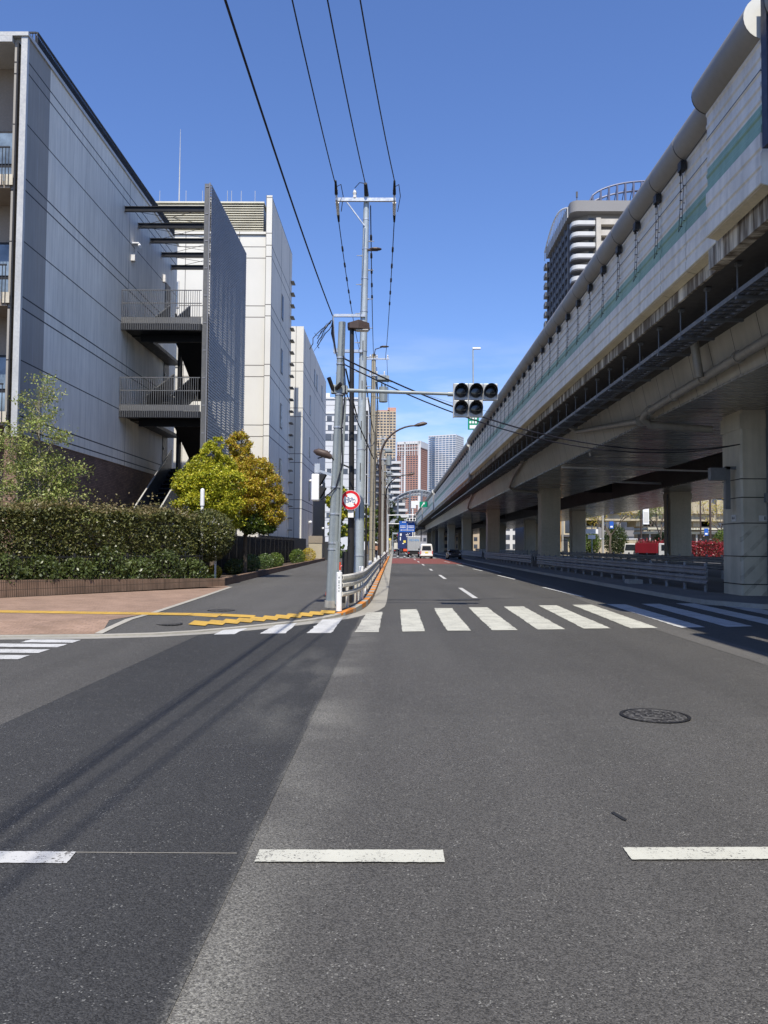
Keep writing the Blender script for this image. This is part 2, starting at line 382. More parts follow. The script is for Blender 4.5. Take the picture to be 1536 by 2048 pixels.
# repair bands across the lanes
m = MB(); m.sheet([(-.18, 42.5), (6.5, 43.2), (6.5, 47.5), (-.18, 47)], .004)
ground('road_repair_band', m, asphalt('repair_asphalt', .055, (.3, .3, .28)), 'darker repair band across the lanes')
m = MB(); m.sheet([(-.18, 73.9), (6.55, 73.9), (6.55, 106), (-.18, 106)], .004)
ground('red_road_band', m, MT['red'], 'red painted band across both lanes')
# sidewalk with kerb, dropped to road level round the corner
KB3=[(-70,13.3,.03),(-7.5,13.45,.03),(-6.64,13.52,.03),(-5.05,13.8,.03),(-4.2,14.12,.03),(-3.51,14.62,.03),(-2.9,15.35,.03),(-2.29,16.2,.03),(-1.9,16.75,.03),(-1.57,17.25,.035),(-1.3,17.8,.055),(-1.1,18.35,.08),(-.93,19.1,.11),(-.8,19.95,.14),(-.7,21.2,.15),(-.65,22.6,.15),(-.62,24.2,.15),(-.61,26.5,.15),(-.61,420,.15)]
def hz(x,y):
    best=(1e9,0)
    for (ax,ay,az),(bx,by,bz) in zip(KB3[:-1],KB3[1:]):
        dx,dy=bx-ax,by-ay; t=max(0,min(1,((x-ax)*dx+(y-ay)*dy)/(dx*dx+dy*dy))); d=((ax+t*dx-x)**2+(ay+t*dy-y)**2)**.5
        if d<best[0]: best=(d,az+(bz-az)*t)
    d,z0=best; return z0+(.15-z0)*min(1,max(0,(d-.17)/1.3))

kb = [(x, y) for x, y, z in KB3]
def offset(path, d):
    out = []
    for i, p in enumerate(path):
        a = Vector(path[max(i-1, 0)]); b = Vector(path[min(i+1, len(path)-1)]); t = (b-a).normalized(); nrm = Vector((-t.y, t.x))
        out.append((p[0]+nrm.x*d, p[1]+nrm.y*d))
    return out
ki = offset(kb, .17); k2_ = offset(kb, 1.47)
m = MB()
for i in range(len(kb)-1):
    z0, z1 = KB3[i][2]-.003, KB3[i+1][2]-.003
    m.add([(*ki[i], z0), (*ki[i+1], z1), (*k2_[i+1], .148), (*k2_[i], .148)], [(0, 1, 2, 3)])
m.sheet(k2_+[(-60, 420), (-60, 70), (-70, 70)], .148)
ground('sidewalk', m, MT['walk'], 'grey asphalt footpath along the building')
m = MB()
for i in range(len(kb)-1):
    z0, z1 = KB3[i][2], KB3[i+1][2]; a, b, c, d = kb[i], kb[i+1], ki[i+1], ki[i]
    m.add([(*a, -.02), (*b, -.02), (*c, -.02), (*d, -.02), (*a, z0), (*b, z1), (*c, z1), (*d, z0)], [(0,3,2,1),(4,5,6,7),(0,1,5,4),(1,2,6,5),(2,3,7,6),(3,0,4,7)])
ground('kerb', m, MT['kerb'], 'pale concrete kerb stones along the footpath')
# orange blocks painted on the kerb
def along(path, s):
    for i in range(len(path)-1):
        a = Vector(path[i]); b = Vector(path[i+1]); l = (b-a).length
        if s <= l: return a.lerp(b, s/l), (b-a).normalized()
        s -= l
    return Vector(path[-1]), (b-a).normalized()
m = MB(); kk = [p for p in kb if p[1] >= 17.7]; s = .35; i = 0
while s < 95:
    l = [1.15, .8, .75, .75, .8, .9][min(i, 5)] if s < 15 else (2.6 if s < 40 else 8)
    gap = [.95, .75, .75, .75, .8, .9][min(i, 5)] if s < 15 else .5
    pts = []
    for t in np.linspace(s, s+l, 5):
        p, d = along(kk, t); nn = Vector((-d.y, d.x)); pts.append((p+nn*-.003, p+nn*.16))
    for j in range(4):
        (a, a2), (b, b2) = pts[j], pts[j+1]; za, zb = hz(a2.x, a2.y), hz(b2.x, b2.y); za += .004; zb += .004
        m.add([(a.x, a.y, .03), (b.x, b.y, .03), (b.x, b.y, zb), (a.x, a.y, za), (b2.x, b2.y, zb), (a2.x, a2.y, za)], [(0, 1, 2, 3), (3, 2, 4, 5)])
    s += l+gap; i += 1
ground('kerb_marking', m, MT['orange'], 'orange blocks painted along the kerb')
# gutter strip
gi = offset(kb, -.004); go = [(-70, 12.95), (-7.5, 13.12), (-6.66, 13.2), (-5.0, 13.5), (-4.1, 13.82), (-3.32, 14.35), (-2.62, 15.1), (-1.98, 15.95), (-1.6, 16.5), (-1.25, 17.05), (-.95, 17.7), (-.72, 18.35), (-.52, 19.2), (-.34, 20.1), (-.23, 21.2), (-.2, 22.6), (-.19, 24.2), (-.19, 26.5), (-.19, 420)]
m = MB()
for i in range(len(gi)-1): m.sheet([gi[i], go[i], go[i+1], gi[i+1]], .004+.0)
ground('gutter', m, MT['gutter'], 'pale concrete gutter strip beside the kerb')
m = MB()
for y in list(np.arange(23, 60, 3.1)): m.sheet([(-.6, y), (-.2, y), (-.2, y+.025), (-.6, y+.025)], .008)
ground('gutter_joint', m, MT['iron'], 'dark joints across the gutter strip')
# brick paving
m = MB()
for i in range(3):
    z0, z1 = KB3[i][2]+.003, KB3[i+1][2]+.003
    m.add([(*ki[i], z0), (*ki[i+1], z1), (*k2_[i+1], .153), (*k2_[i], .153)], [(0, 1, 2, 3)])
m.sheet([k2_[0], k2_[1], k2_[2], k2_[3], (-5.07, 17), (-5.3, 22), (-5.6, 27.6), (-5.95, 28.3), (-10.38, 21.1), (-14.8, 14.9), (-16, 14.85)], .153)
ground('brick_paving', m, MT['paver'], 'red brick paved forecourt in front of the hedge')
m = MB(); e1 = [(ki[3][0]-.05, ki[3][1]), (-5.12, 14.6), (-5.08, 15.4), (-5.07, 17), (-5.3, 22), (-5.6, 27.6)]
for i in range(5):
    a, b = e1[i], e1[i+1]; za, zb = hz(*a)+.008, hz(*b)+.008; m.add([(a[0]-.07, a[1], za), (b[0]-.07, b[1], zb), (b[0]+.07, b[1], zb), (a[0]+.07, a[1], za)], [(0, 1, 2, 3)])
ground('paving_edge', m, MT['kerb'], 'pale edging between the bricks and the asphalt')
# tactile paving
m = MB()
lu = [(-20, 17.6), (-8.5, 17.15), (-5.41, 16.95), (-3.58, 16.85), (-2.9, 17.0)]
for i in range(len(lu)-1):
    a, b = lu[i], lu[i+1]; k = max(1, int((b[0]-a[0])/.6))
    for j in range(k):
        x0 = a[0]+(b[0]-a[0])*j/k; x1 = a[0]+(b[0]-a[0])*(j+1)/k-.012; y0 = a[1]+(b[1]-a[1])*j/k; y1 = a[1]+(b[1]-a[1])*(j+1)/k; w = .55 if x0 < -4 else .35
        m.add([(x0, y0-w, hz(x0, y0-w)+.01), (x1, y1-w, hz(x1, y1-w)+.01), (x1, y1, hz(x1, y1)+.01), (x0, y0, hz(x0, y0)+.01)], [(0, 1, 2, 3)])
sp = [(-3.95, 15.25), (-3.35, 15.75), (-2.96, 16.28), (-2.54, 16.84), (-2.1, 17.45), (-1.62, 18.1), (-1.36, 18.39)]
for j in range(11):       # stepped row of warning tiles behind the kerb
    p, d = along(sp, .3+j*.36); x, y = p.x, p.y; q = .17
    m.add([(x-q, y-.25, hz(x-q, y-.25)+.015), (x+q-.01, y-.25, hz(x+q, y-.25)+.015), (x+q-.01, y+.25, hz(x+q, y+.25)+.015), (x-q, y+.25, hz(x-q, y+.25)+.015)], [(0, 1, 2, 3)])
ground('tactile_paving', m, MT['tact'], 'yellow tactile tiles across the footpath')
# zebra crossing
def ragged(p, amp=.009, step=.09):
    out = []
    for i in range(len(p)):
        a = Vector(p[i]); b = Vector(p[(i+1) % len(p)]); k = max(1, int((b-a).length/step)); t = (b-a).normalized(); nn = Vector((-t.y, t.x))
        for j in range(k): q = a.lerp(b, j/k)+nn*random.gauss(0, amp*.5); out.append((q.x, q.y))
    return out
st = [((-.64,19.2),(-.26,19.5),(-.27,14.9),(-.71,14.86),'whitew'),((.17,20.2),(.6,20.4),(.6,15.15),(.17,15.02),'cream'),((1.05,20.8),(1.52,20.85),(1.48,15.32),(1.02,15.28),'cream'),
 ((1.98,21.2),(2.48,21.27),(2.4,15.49),(1.89,15.44),'cream'),((2.96,21.55),(3.5,21.74),(3.36,15.75),(2.8,15.65),'cream'),((3.98,22.1),(4.5,22.2),(4.32,16),(3.76,15.9),'cream'),
 ((4.98,22.45),(5.55,22.6),(5.31,16.2),(4.73,16.05),'cream'),((6.04,22.8),(6.57,22.86),(6.34,16.42),(5.79,16.25),'white'),((7.1,23.1),(7.64,23.18),(7.42,16.7),(6.82,16.5),'white'),
 ((8.2,23.4),(8.75,23.5),(8.5,16.95),(7.9,16.8),'white'),((9.25,23.7),(9.85,23.87),(9.6,17.2),(9,17.05),'white'),
 ((-1.52,17.3),(-1.11,17.75),(-1.13,14.66),(-1.57,14.62),'white'),((-2.34,16.05),(-1.96,16.5),(-1.95,14.55),(-2.4,14.46),'white'),((-3.17,15.0),(-2.79,15.4),(-2.84,14.34),(-3.19,14.23),'white')]
mm_ = {'whitew': 1, 'cream': 2, 'white': 0}
m = MB()
for a, b, c, d, w in st: m.sheet(ragged([a, b, c, d], .016, .14), .008 if w != 'white' or a[0] > 0 else .009, mm_[w])
ground('crosswalk', m, [MT['white'], MT['whitew'], MT['cream']], 'white zebra stripes across the road')
m = MB()
for y, x0 in ((13.08, -6.0), (12.5, -12), (11.85, -12), (11.2, -12)): 
    m.sheet(ragged([(x0, y-.2), (-5.15, y-.2), (-5.17, y+.2), (x0, y+.2)], .015), .008)
ground('side_crosswalk', m, MT['white'], 'white stripes of the crossing over the side street')
m = MB(); m.sheet(ragged([(-2.7, 4.02), (-1.62, 4.04), (-1.63, 4.19), (-2.7, 4.17)], .0025, .018), .009)
m.sheet(ragged([(-.69, 4.09), (.27, 4.115), (.27, 4.28), (-.69, 4.25)], .003, .018), .009, 1); m.sheet(ragged([(1.23, 4.18), (2.19, 4.22), (2.19, 4.385), (1.23, 4.345)], .003, .018), .009, 1)
ground('dashed_line', m, [MT['white'], MT['cream']], 'short white dashes across the near lane')
m = MB(); m.sheet([(-1.63, 4.185), (-.8, 4.2), (-.8, 4.206), (-1.63, 4.191)], .0065)
ground('scraped_line', m, MT['kerb'], 'faint scraped trace between the dashes')
m = MB()
for y0, y1 in ((25, 31.1), (39.6, 45.1), (53.2, 57), (67, 72.6), (80, 86), (94, 102)): m.sheet([(2.47, y0), (2.63, y0), (2.66, y1), (2.5, y1)], .0085)
m.sheet([(2.5, 118), (2.64, 118), (3.0, 230), (2.8, 230)], .0085)
for y0, y1 in ((26.1, 32.1), (39.7, 45.1), (53, 58), (66, 71), (80, 86)): m.sheet([(6.08-.01*y0+.25, y0), (6.22-.01*y0+.25, y0), (6.12-.01*y1+.25, y1), (5.98-.01*y1+.25, y1)], .0125)
m.sheet([(6.62, 50), (6.74, 50), (6.75, 116), (6.6, 116)], .0125)
for x in np.arange(-.1, 6.5, .9): m.sheet([(x, 109.5), (x+.5, 109.5), (x+.5, 113), (x, 113)], .0085)
for x in (.5, 1.6, 3.2): m.sheet([(x, 122), (x+.25, 122), (x+.25, 133), (x, 133)], .0085)
for x in np.arange(-.05, 6.6, .85): m.sheet([(x, 150), (x+.45, 150), (x+.45, 154), (x, 154)], .0085)
ground('lane_marking', m, MT['white'], 'white lane lines down the road')
# loop of crack sealant, tar lines
m = MB(); rr_ = [(-.15, 27.9), (1.2, 27.7), (2.4, 28.0), (3.1, 28.3)]
m.sheet([(-.18, 24.0), (1.2, 23.85), (1.5, 23.7), (2.6, 24.1), (2.6, 24.35), (1.5, 23.95), (1.2, 23.93), (-.18, 24.08)], .0105)
m.sheet([(1.32, 4.92), (1.345, 4.93), (1.385, 4.8), (1.37, 4.775), (1.355, 4.79)], .006)
ground('tar_line', m, mat('tar', (.02, .02, .02), .6), 'black tar seams on the road')
def manhole(x, y, z, r, label):
    t = thing('manhole_cover', label, 'manhole cover', (x, y, z), 'manhole covers')
    m = MB(); n = 40
    for k in range(n):
        a, b = 2*pi*k/n, 2*pi*(k+1)/n
        m.add([(x+r*cos(a), y+r*sin(a), z+.011), (x+r*cos(b), y+r*sin(b), z+.011), (x+.9*r*cos(b), y+.9*r*sin(b), z+.011), (x+.9*r*cos(a), y+.9*r*sin(a), z+.011)], [(0, 1, 2, 3)])
    part('rim', m, MT['black'], t)
    m = MB(); m.cyl((x, y, z-.02), (x, y, z+.0085), .88*r, n=40); part('lid', m, MT['iron'], t)
    m = MB()
    for q in (.3, .6):
        for k in range(n):
            a, b = 2*pi*k/n, 2*pi*(k+1)/n
            m.add([(x+q*r*cos(a), y+q*r*sin(a), z+.0095), (x+q*r*cos(b), y+q*r*sin(b), z+.0095), (x+(q-.05)*r*cos(b), y+(q-.05)*r*sin(b), z+.0095), (x+(q-.05)*r*cos(a), y+(q-.05)*r*sin(a), z+.0095)], [(0, 1, 2, 3)])
    part('ring', m, MT['black'], t)
manhole(2.5, 7.73, 0, .325, 'round iron manhole cover alone in the middle of the right lane')
manhole(-4.25, 15.2, .088, .25, 'iron manhole cover on the footpath just behind the kerb')
manhole(-3.8, 17.7, .15, .3, 'iron manhole cover on the footpath behind the yellow tactile line')
# median under the flyover
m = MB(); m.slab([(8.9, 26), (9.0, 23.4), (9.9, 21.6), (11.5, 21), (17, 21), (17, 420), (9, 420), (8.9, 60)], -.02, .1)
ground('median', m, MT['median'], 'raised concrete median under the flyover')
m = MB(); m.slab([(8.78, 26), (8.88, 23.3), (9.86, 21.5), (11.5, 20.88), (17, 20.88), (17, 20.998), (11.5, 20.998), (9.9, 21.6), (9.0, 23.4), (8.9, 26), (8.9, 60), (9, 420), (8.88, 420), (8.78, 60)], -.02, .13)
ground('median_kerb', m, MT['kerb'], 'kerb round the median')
m = MB(); m.slab([(41, 60), (200, 60), (200, 300), (41, 300)], -.02, .12)
ground('far_sidewalk', m, conc('far_paving', (.3, .28, .23), streak=0), 'sunlit footpath beyond the flyover')
# ---------------- grey building with the brick base
XA = -13.1
n = NT('grey_wall_panel'); x, y, z = n.xyz()
v = n.ma('MULTIPLY', n.ramp(n.noise(.25, 5, None, .6), .3, .7, .9, 1.08), n.ramp(n.noise(2.5, 4, n.vec((1, 3, .25))), .3, .7, .93, 1.06))
col = n.sc((.80, .75, .65), n.ma('MULTIPLY', v, n.ramp(n.noise(1, 5, n.vec((1, 3.5, .22)), .7), .42, .72, 1.03, .82)))
dk = n.ma('LESS_THAN', y, 29.35); col = n.mix(dk, col, n.sc((.32, .30, .27), v))
st = n.ma('MULTIPLY', n.every(y, .88, .011, 29.35), n.ramp(n.noise(.7, 3, n.vec((1, 1, 1))), .45, .6, 0, .35)); col = n.mix(st, col, (.6, .6, .6))
j = n.ma('MAXIMUM', n.every(z, 4.21, .026, 18.67), n.ma('MAXIMUM', n.every(z, 4.21, .026, 18.25), n.every(z, 4.21, .022, 16.42)))
j = n.ma('MAXIMUM', j, n.near(y, 38.53, .018))
n.out(n.mix(j, col, (.018, .018, .02)), .6, 0, .3); MT['wallA'] = n.m
n = NT('dark_brick'); t = n.n('TexBrick'); cx = n.n('CombineXYZ'); x, y, z = n.xyz(); n.put(cx.inputs[0], n.ma('ADD', y, x)); n.put(cx.inputs[1], z); n.put(t.inputs['Vector'], cx.outputs[0])
for k, q in (('Scale', 1), ('Brick Width', .24), ('Row Height', .075), ('Mortar Size', .006)): t.inputs[k].default_value = q
t.inputs['Color1'].default_value = (.27, .165, .115, 1); t.inputs['Color2'].default_value = (.18, .11, .08, 1); t.inputs['Mortar'].default_value = (.05, .04, .035, 1)
n.out(n.sc(t.outputs[0], n.ramp(n.noise(1, 3), .3, .7, .8, 1.2)), .8, 0, .3); MT['dbrick'] = n.m
MT['brownw'] = mat('tan_render', (.30, .25, .20), .8)
MT['dkrail'] = mat('dark_grey_rail', (.045, .047, .05), .5, .3)
MT['kick'] = mat('cream_kick_board', (.55, .5, .4), .7)
MT['trimw'] = mat('white_aluminium', (.5, .49, .46), .4, .2)
MT['curtain'] = mat('blue_curtained_glass', (.17, .22, .27), .15, 0, .5, 1.3, .1, 6, spec=.9)
A = thing('grey_building', 'grey panelled building with brown brick base, white corner post and slatted balconies', 'building', (-20, 38, .15))
m = MB(); m.box(-40, 29.6, 5.4, XA, 47.1, 19.52); m.box(-13.6, 27.55, 5.4, XA, 29.595, 19.52); part('wall', m, MT['wallA'], A)
m = MB(); m.box(-40, 29.65, .15, XA-.04, 47.05, 5.4); m.box(-13.6, 27.6, .15, XA-.04, 29.645, 5.4); part('brick_base', m, MT['dbrick'], A)
m = MB(); m.box(-40, 27.35, 19.52, XA+.06, 47.2, 19.66); m.box(-40, 27.35, 19.3, -13.605, 29.595, 19.515); part('roof', m, [MT['trimw']], A)
m = MB(); m.box(-13.3, 27.4, 5.3, -13.08, 27.54, 19.6); part('corner_post', m, MT['trimw'], A)
m = MB(); m.box(-13.42, 27.34, 5.3, -13.365, 27.6, 19.28); part('downpipe', m, MT['black'], A)
m = MB(); m.box(-40, 29.0, 5.4, -13.605, 29.595, 19.295); part('recessed_wall', m, MT['brownw'], A)
m = MB()
for z in (14.1, 9.9, 5.7): m.box(-40, 27.5, z, -13.605, 28.995, z+.25)
part('balcony_floor', m, MT['brownw'], A)
for z in (14.35, 10.15, 5.95):
    for k in range(3):
        x1 = -13.75-k*3.2
        f = MB(); f.box(x1-2.7, 28.93, z+.02, x1, 28.995, z+2.55); w = part('window', f, MT['black'], A)
        g = MB(); g.box(x1-2.6, 28.9, z+.12, x1-1.37, 28.925, z+1.15); g.box(x1-1.3, 28.9, z+.12, x1-.08, 28.925, z+1.15); g.box(x1-2.6, 28.9, z+1.3, x1-1.37, 28.925, z+2.45); g.box(x1-1.3, 28.9, z+1.3, x1-.08, 28.925, z+2.45)
        part('pane', g, MT['curtain'], w)
    m = MB()
    for x in np.arange(-24, -13.62, .115): m.box(x, 27.4, z-.2, x+.02, 27.425, z+1.15)
    m.box(-24, 27.385, z+1.15, -13.61, 27.44, z+1.2); r = part('railing', m, MT['dkrail'], A)
    m = MB()
    for x in np.arange(-24, -13.7, .34): m.box(x, 27.445, z-.16, x+.3, 27.48, z+.22)
    part('kick_board', m, MT['kick'], r)
# roof railing
m = MB()
for y in np.arange(28.6, 47.1, .105): m.box(-13.32, y, 19.66, -13.29, y+.02, 20.42)
for x in np.arange(-20, -13.3, .105): m.box(x, 28.6, 19.66, x+.02, 28.63, 20.42)
m.box(-13.34, 28.6, 20.42, -13.27, 47.1, 20.47); m.box(-20, 28.58, 20.42, -13.345, 28.65, 20.47)
m.box(-13.36, 28.6, 19.665, -13.345, 47.1, 20.35) 
part('roof_railing', m, MT['dkrail'], A)
for z in (14.35, 10.15, 5.95):
    m = MB(); m.box(XA-.02, 44.75, z, XA+.03, 45.7, z+2.15); d = part('door', m, MT['dkrail'], A)
    h = MB(); h.box(XA+.035, 44.85, z+1, XA+.09, 44.9, z+1.12); part('handle', h, MT['steel'], d)
    l = MB(); l.box(XA, 44.2, z+2.0, XA+.15, 44.42, z+2.4); part('wall_lamp', l, MT['whtm'], A)
m = MB(); m.box(XA, 38.8, 15.6, XA+.2, 39.1, 15.95); part('wall_lamp', m, MT['whtm'], A)
m = MB(); m.box(XA, 38.9, 16.5, XA+.35, 39.2, 16.56); m.cyl((XA+.3, 39.05, 16.5), (XA+.5, 38.75, 16.25), .07); m.cyl((XA+.15, 39.15, 16.5), (XA+.1, 39.3, 16.1), .06); part('security_camera', m, MT['wht'], A)

# ---------------- external staircase
ST = thing('external_staircase', 'dark steel outdoor staircase with slatted screen against the grey building', 'staircase', (-11, 41, .15))
MT['dst'] = mat('dark_steel', (.014, .015, .018), .5, .3, .15)
MT['lst'] = mat('grey_steel', (.13, .13, .13), .45, .3, .1)
m = MB()
for y in (37.75, 45.8): m.box(-9.22, y-.09, .15, -9.02, y+.09, 18.95)
for y in (39.75, 41.75, 43.8): m.box(-9.18, y-.06, 13.5, -9.06, y+.06, 18.9)
for z in (17.65, 11.95, 7.72): m.box(-9.19, 37.845, z-.14, -9.05, 45.7, z)
part('post', m, MT['lst'], ST)
for y in (37.75, 39.75, 41.75, 43.8, 45.8):
    m = MB(); m.box(XA, y-.07, 17.6, -9.225, y+.07, 17.63); m.box(XA, y-.07, 17.82, -9.225, y+.07, 17.85); m.box(XA, y-.012, 17.63, -9.225, y+.012, 17.82)
    b = part('beam', m, MT['dst'], ST)
    m = MB(); m.box(XA+.001, y-.1, 17.55, XA+.03, y+.1, 17.9); part('end_plate', m, MT['trimw'], b)
m = MB()
for a, b in ((37.75, 39.75), (39.75, 41.75), (41.75, 43.8), (43.8, 45.8)):
    m.cyl((XA+.1, b, 17.7), (-9.3, a, 17.74), .012, n=5); m.cyl((XA+.1, a, 17.7), (-9.3, b, 17.74), .012, n=5)
part('tie_rod', m, MT['dst'], ST)
m = MB(); m.cyl((-11.15, 41, .15), (-11.15, 41, 12.6), .13, n=14); part('column', m, MT['dst'], ST)
def landing(z, y0=37.6, y1=39.2):
    m = MB(); m.box(XA+.005, y0, z-.16, -9.23, y1, z); m.box(XA+.005, y0-.02, z-.3, -9.23, y0+.05, z+.02); m.box(XA+.5, y1-.2, z-.5, -9.23, y1, z-.161)
    l = part('landing', m, MT['dst'], ST)
    m = MB()
    for x in np.arange(XA+.06, -9.3, .105): m.box(x, y0-.045, z-.28, x+.022, y0-.022, z+1.6)
    m.box(XA+.02, y0-.05, z+1.6, -9.25, y0-.01, z+1.64); m.box(XA+.02, y0-.018, z+.98, -9.25, y0+.01, z+1.02); m.box(XA+.02, y0-.015, z+.03, -9.25, y0+.005, z+.32)
    part('railing', m, MT['lst'], l)
landing(12.1); landing(7.9)
for z in (10.0, 5.8):
    m = MB(); m.box(-12.6, 44.0, z-.16, -9.25, 45.6, z); part('landing', m, MT['dst'], ST)
for z in (7.7, 11.9):
    m = MB(); m.box(XA+.01, 39.2, z, -12.4, 45.6, z+.18); part('walkway', m, MT['dst'], ST)
def flight(x0, x1, ya, za, yb, zb, side=None):
    k = 13; m = MB(); th = .28
    m.add([(x, y, z) for x in (x0, x1) for y, z in ((ya, za), (yb, zb), (yb, zb-th), (ya, za-th))], [(0,1,2,3),(7,6,5,4),(0,4,5,1),(1,5,6,2),(2,6,7,3),(3,7,4,0)])
    for i in range(k):
        y = ya+(yb-ya)*i/k; z = za+(zb-za)*(i+.5)/k; m.box(x0+.02, y, z-.02, x1-.02, y+(yb-ya)/k*1.1, z+.05)
    fl = part('flight', m, MT['dst'], ST)
    for sx in (x0, x1):
        m = MB(); m.add([(sx+d, y, z) for d in (-.02, .02) for y, z in ((ya, za-.2), (yb, zb-.2), (yb, zb+1.05), (ya, za+1.05))], [(0,1,2,3),(7,6,5,4),(0,4,5,1),(1,5,6,2),(2,6,7,3),(3,7,4,0)])
        part('balustrade', m, MT['lst'] if za < 4 else MT['dst'], fl)
    m = MB(); m.beam((x0, ya, za+1.1), (x0, yb, zb+1.1), .07, .05); m.beam((x1, ya, za+1.1), (x1, yb, zb+1.1), .07, .05); part('handrail', m, MT['trimw'] if za < 4 else MT['lst'], fl)
flight(-10.95, -9.35, 39.2, 12.0, 44.0, 9.95)
flight(-12.3, -11.1, 39.2, 7.85, 44.0, 9.95)
flight(-10.95, -9.35, 39.2, 7.8, 44.0, 5.75)
flight(-12.35, -11.1, 37.8, 2.2, 44.0, 5.7)
flight(-12.2, -11.1, 40.2, 12.1, 42.6, 13.4)
SC = MB()
for k in range(98):
    z = 5.2+k*.137; SC.box(-8.74, 37.0, z, -8.72, 45.9, z+.098); SC.box(-8.79, 37.0, z+.098, -8.72, 45.9, z+.104)
MT['slat'] = mat('blue_grey_slats', (.2, .195, .195), .4, .4, .1)
scr = part('screen', SC, MT['slat'], ST)
m = MB()
for y in np.arange(37.05, 46, 1.1): m.box(-8.86, y-.03, 5.0, -8.79, y+.03, 18.7)
for z in np.arange(5.5, 18.9, 1.3): m.box(-9.01, 36.98, z-.03, -8.865, 37.07, z+.03)
part('mullion', m, MT['slat'], scr)

# ---------------- building with cream front
n = NT('cream_panels'); x, y, z = n.xyz(); v = n.ramp(n.noise(.4, 4), .3, .7, .95, 1.04)
j = n.ma('MAXIMUM', n.every(z, 4.2, .03, 22.55), n.ma('MAXIMUM', n.every(z, 4.2, .03, 21.75), n.every(x, 1.9, .022, -9.1)))
j = n.ma('MAXIMUM', j, n.every(z, 4.2, .02, 19.9) if False else n.near(z, 23.4, .03))
n.out(n.mix(j, n.sc((.64, .62, .56), v), (.12, .11, .1)), .6, 0, .3); MT['creamB'] = n.m
n = NT('grey_side_panels'); x, y, z = n.xyz(); v = n.ma('MULTIPLY', n.ramp(n.noise(.2, 4), .3, .7, .93, 1.06), n.ramp(n.noise(1, 4, n.vec((1, 2, .3))), .3, .7, .95, 1.05))
j = n.ma('MAXIMUM', n.every(z, 4.2, .035, 22.55), n.ma('MAXIMUM', n.every(z, 4.2, .035, 21.75), n.every(y, 4.7, .05, 55.2)))
n.out(n.mix(j, n.sc((.74, .69, .6), v), (.04, .04, .045)), .65, 0, .3); MT['greyB'] = n.m
n = NT('louvre_metal'); n.out(n.sc((.62, .59, .48), n.ramp(n.noise(.8, 4), .3, .7, .85, 1.1)), .5, .3); MT['louv'] = n.m
B = thing('office_building', 'building with bright cream tiled front, roof louvres and thin horizontal fins', 'building', (-14, 60, .15))
m = MB(); m.box(-30, 55.3, .15, -9.1, 66, 23.4); part('front_wall', m, MT['creamB'], B)
m = MB(); m.box(-9.095, 55.0, .15, -8.7, 66, 26.0); part('side_wall', m, [MT['greyB'], MT['creamB']], B)
m = MB(); m.box(-9.11, 54.97, .15, -8.69, 54.998, 26.1); m.box(-30, 55.2, 23.405, -9.1, 55.5, 23.6); part('cream_edge', m, MT['creamB'], B)
m = MB(); m.box(-20, 56.7, 23.6, -9.6, 64, 26.0, 0)
for z in np.arange(23.65, 26.2, .17): m.add([(-20, 56.5, z), (-9.55, 56.5, z), (-9.55, 56.68, z+.165), (-20, 56.68, z+.165)], [(0, 1, 2, 3)]); m.box(-20, 56.5, z-.02, -9.55, 56.52, z)
m.box(-20.1, 56.45, 26.2, -9.5, 64.1, 26.3); part('roof_louvre', m, MT['louv'], B)
for x in (-18.0, -17.1, -15.2, -14.0, -13.1, -12.2, -11.9, -11.2, -10.2): 
    m = MB(); m.cyl((x, 56.6, 26.3), (x, 56.6, 27.15), .018, n=5); part('lightning_rod', m, MT['trimw'], B)
m = MB(); m.cyl((-15.75, 56.8, 26.3), (-15.75, 56.8, 29), .05, .04, 8); m.cyl((-15.75, 56.8, 29), (-15.75, 56.8, 31.8), .035, .012, 8); part('roof_mast', m, MT['trimw'], B)
m = MB(); m.box(-13.6, 56.55, 26.35, -13.2, 56.9, 26.7); part('roof_vent', m, MT['trimw'], B)
k = 0
for z in (18.9, 14.7, 10.5, 6.3):
    m = MB(); m.box(-8.72, 60.2, z, -8.68, 61.2, z+1.9); w = part('window', m, MT['black'], B)
    m = MB(); m.box(-8.69, 60.3, z+.1, -8.665, 61.1, z+1.8); part('pane', m, MT['glassd'], w)
for z in (18.2, 14.0, 9.8):
    m = MB(); m.box(-16.6, 55.24, z, -15.2, 55.29, z+1.9); w = part('window', m, MT['trimw'], B)
    m = MB(); m.box(-16.5, 55.21, z+.1, -15.3, 55.235, z+1.8); part('pane', m, MT['glassb'], w)
for i in range(22):
    z = 23.4-i*.98; m = MB(); m.box(-8.7, 65.2, z, -8.42, 66.2, z+.07); part('sun_fin', m, MT['dkrail'], B)
# ---------------- third building
Cb = thing('rear_building', 'third grey building in the row with a narrow cream end face', 'building', (-14, 85, .15))
m = MB(); m.box(-30, 72.6, .15, -8.42, 97, 21.6); part('side_wall', m, MT['greyB'], Cb)
m = MB(); m.box(-30, 72.55, .15, -8.41, 72.595, 21.7); part('front_wall', m, MT['creamB'], Cb)
for y in (82.5, 85, 91):
    m = MB(); m.box(-8.43, y, 18.2, -8.4, y+1, 20); w = part('window', m, MT['black'], Cb)
    m = MB(); m.box(-8.405, y+.08, 18.3, -8.385, y+.92, 19.9); part('pane', m, MT['glassd'], w)
for y, z in ((78.5, 14.5), (78.5, 10.3), (78.5, 6)):
    m = MB(); m.box(-8.43, y, z, -8.4, y+.9, z+2); w = part('window', m, MT['black'], Cb)
    m = MB(); m.box(-8.405, y+.08, z+.1, -8.385, y+.82, z+1.9); part('pane', m, MT['glassd'], w)
m = MB(); m.box(-8.43, 82.6, .15, -8.38, 96.9, 9.2); part('dark_cladding', m, mat('dark_cladding', (.07, .07, .075), .6), Cb)
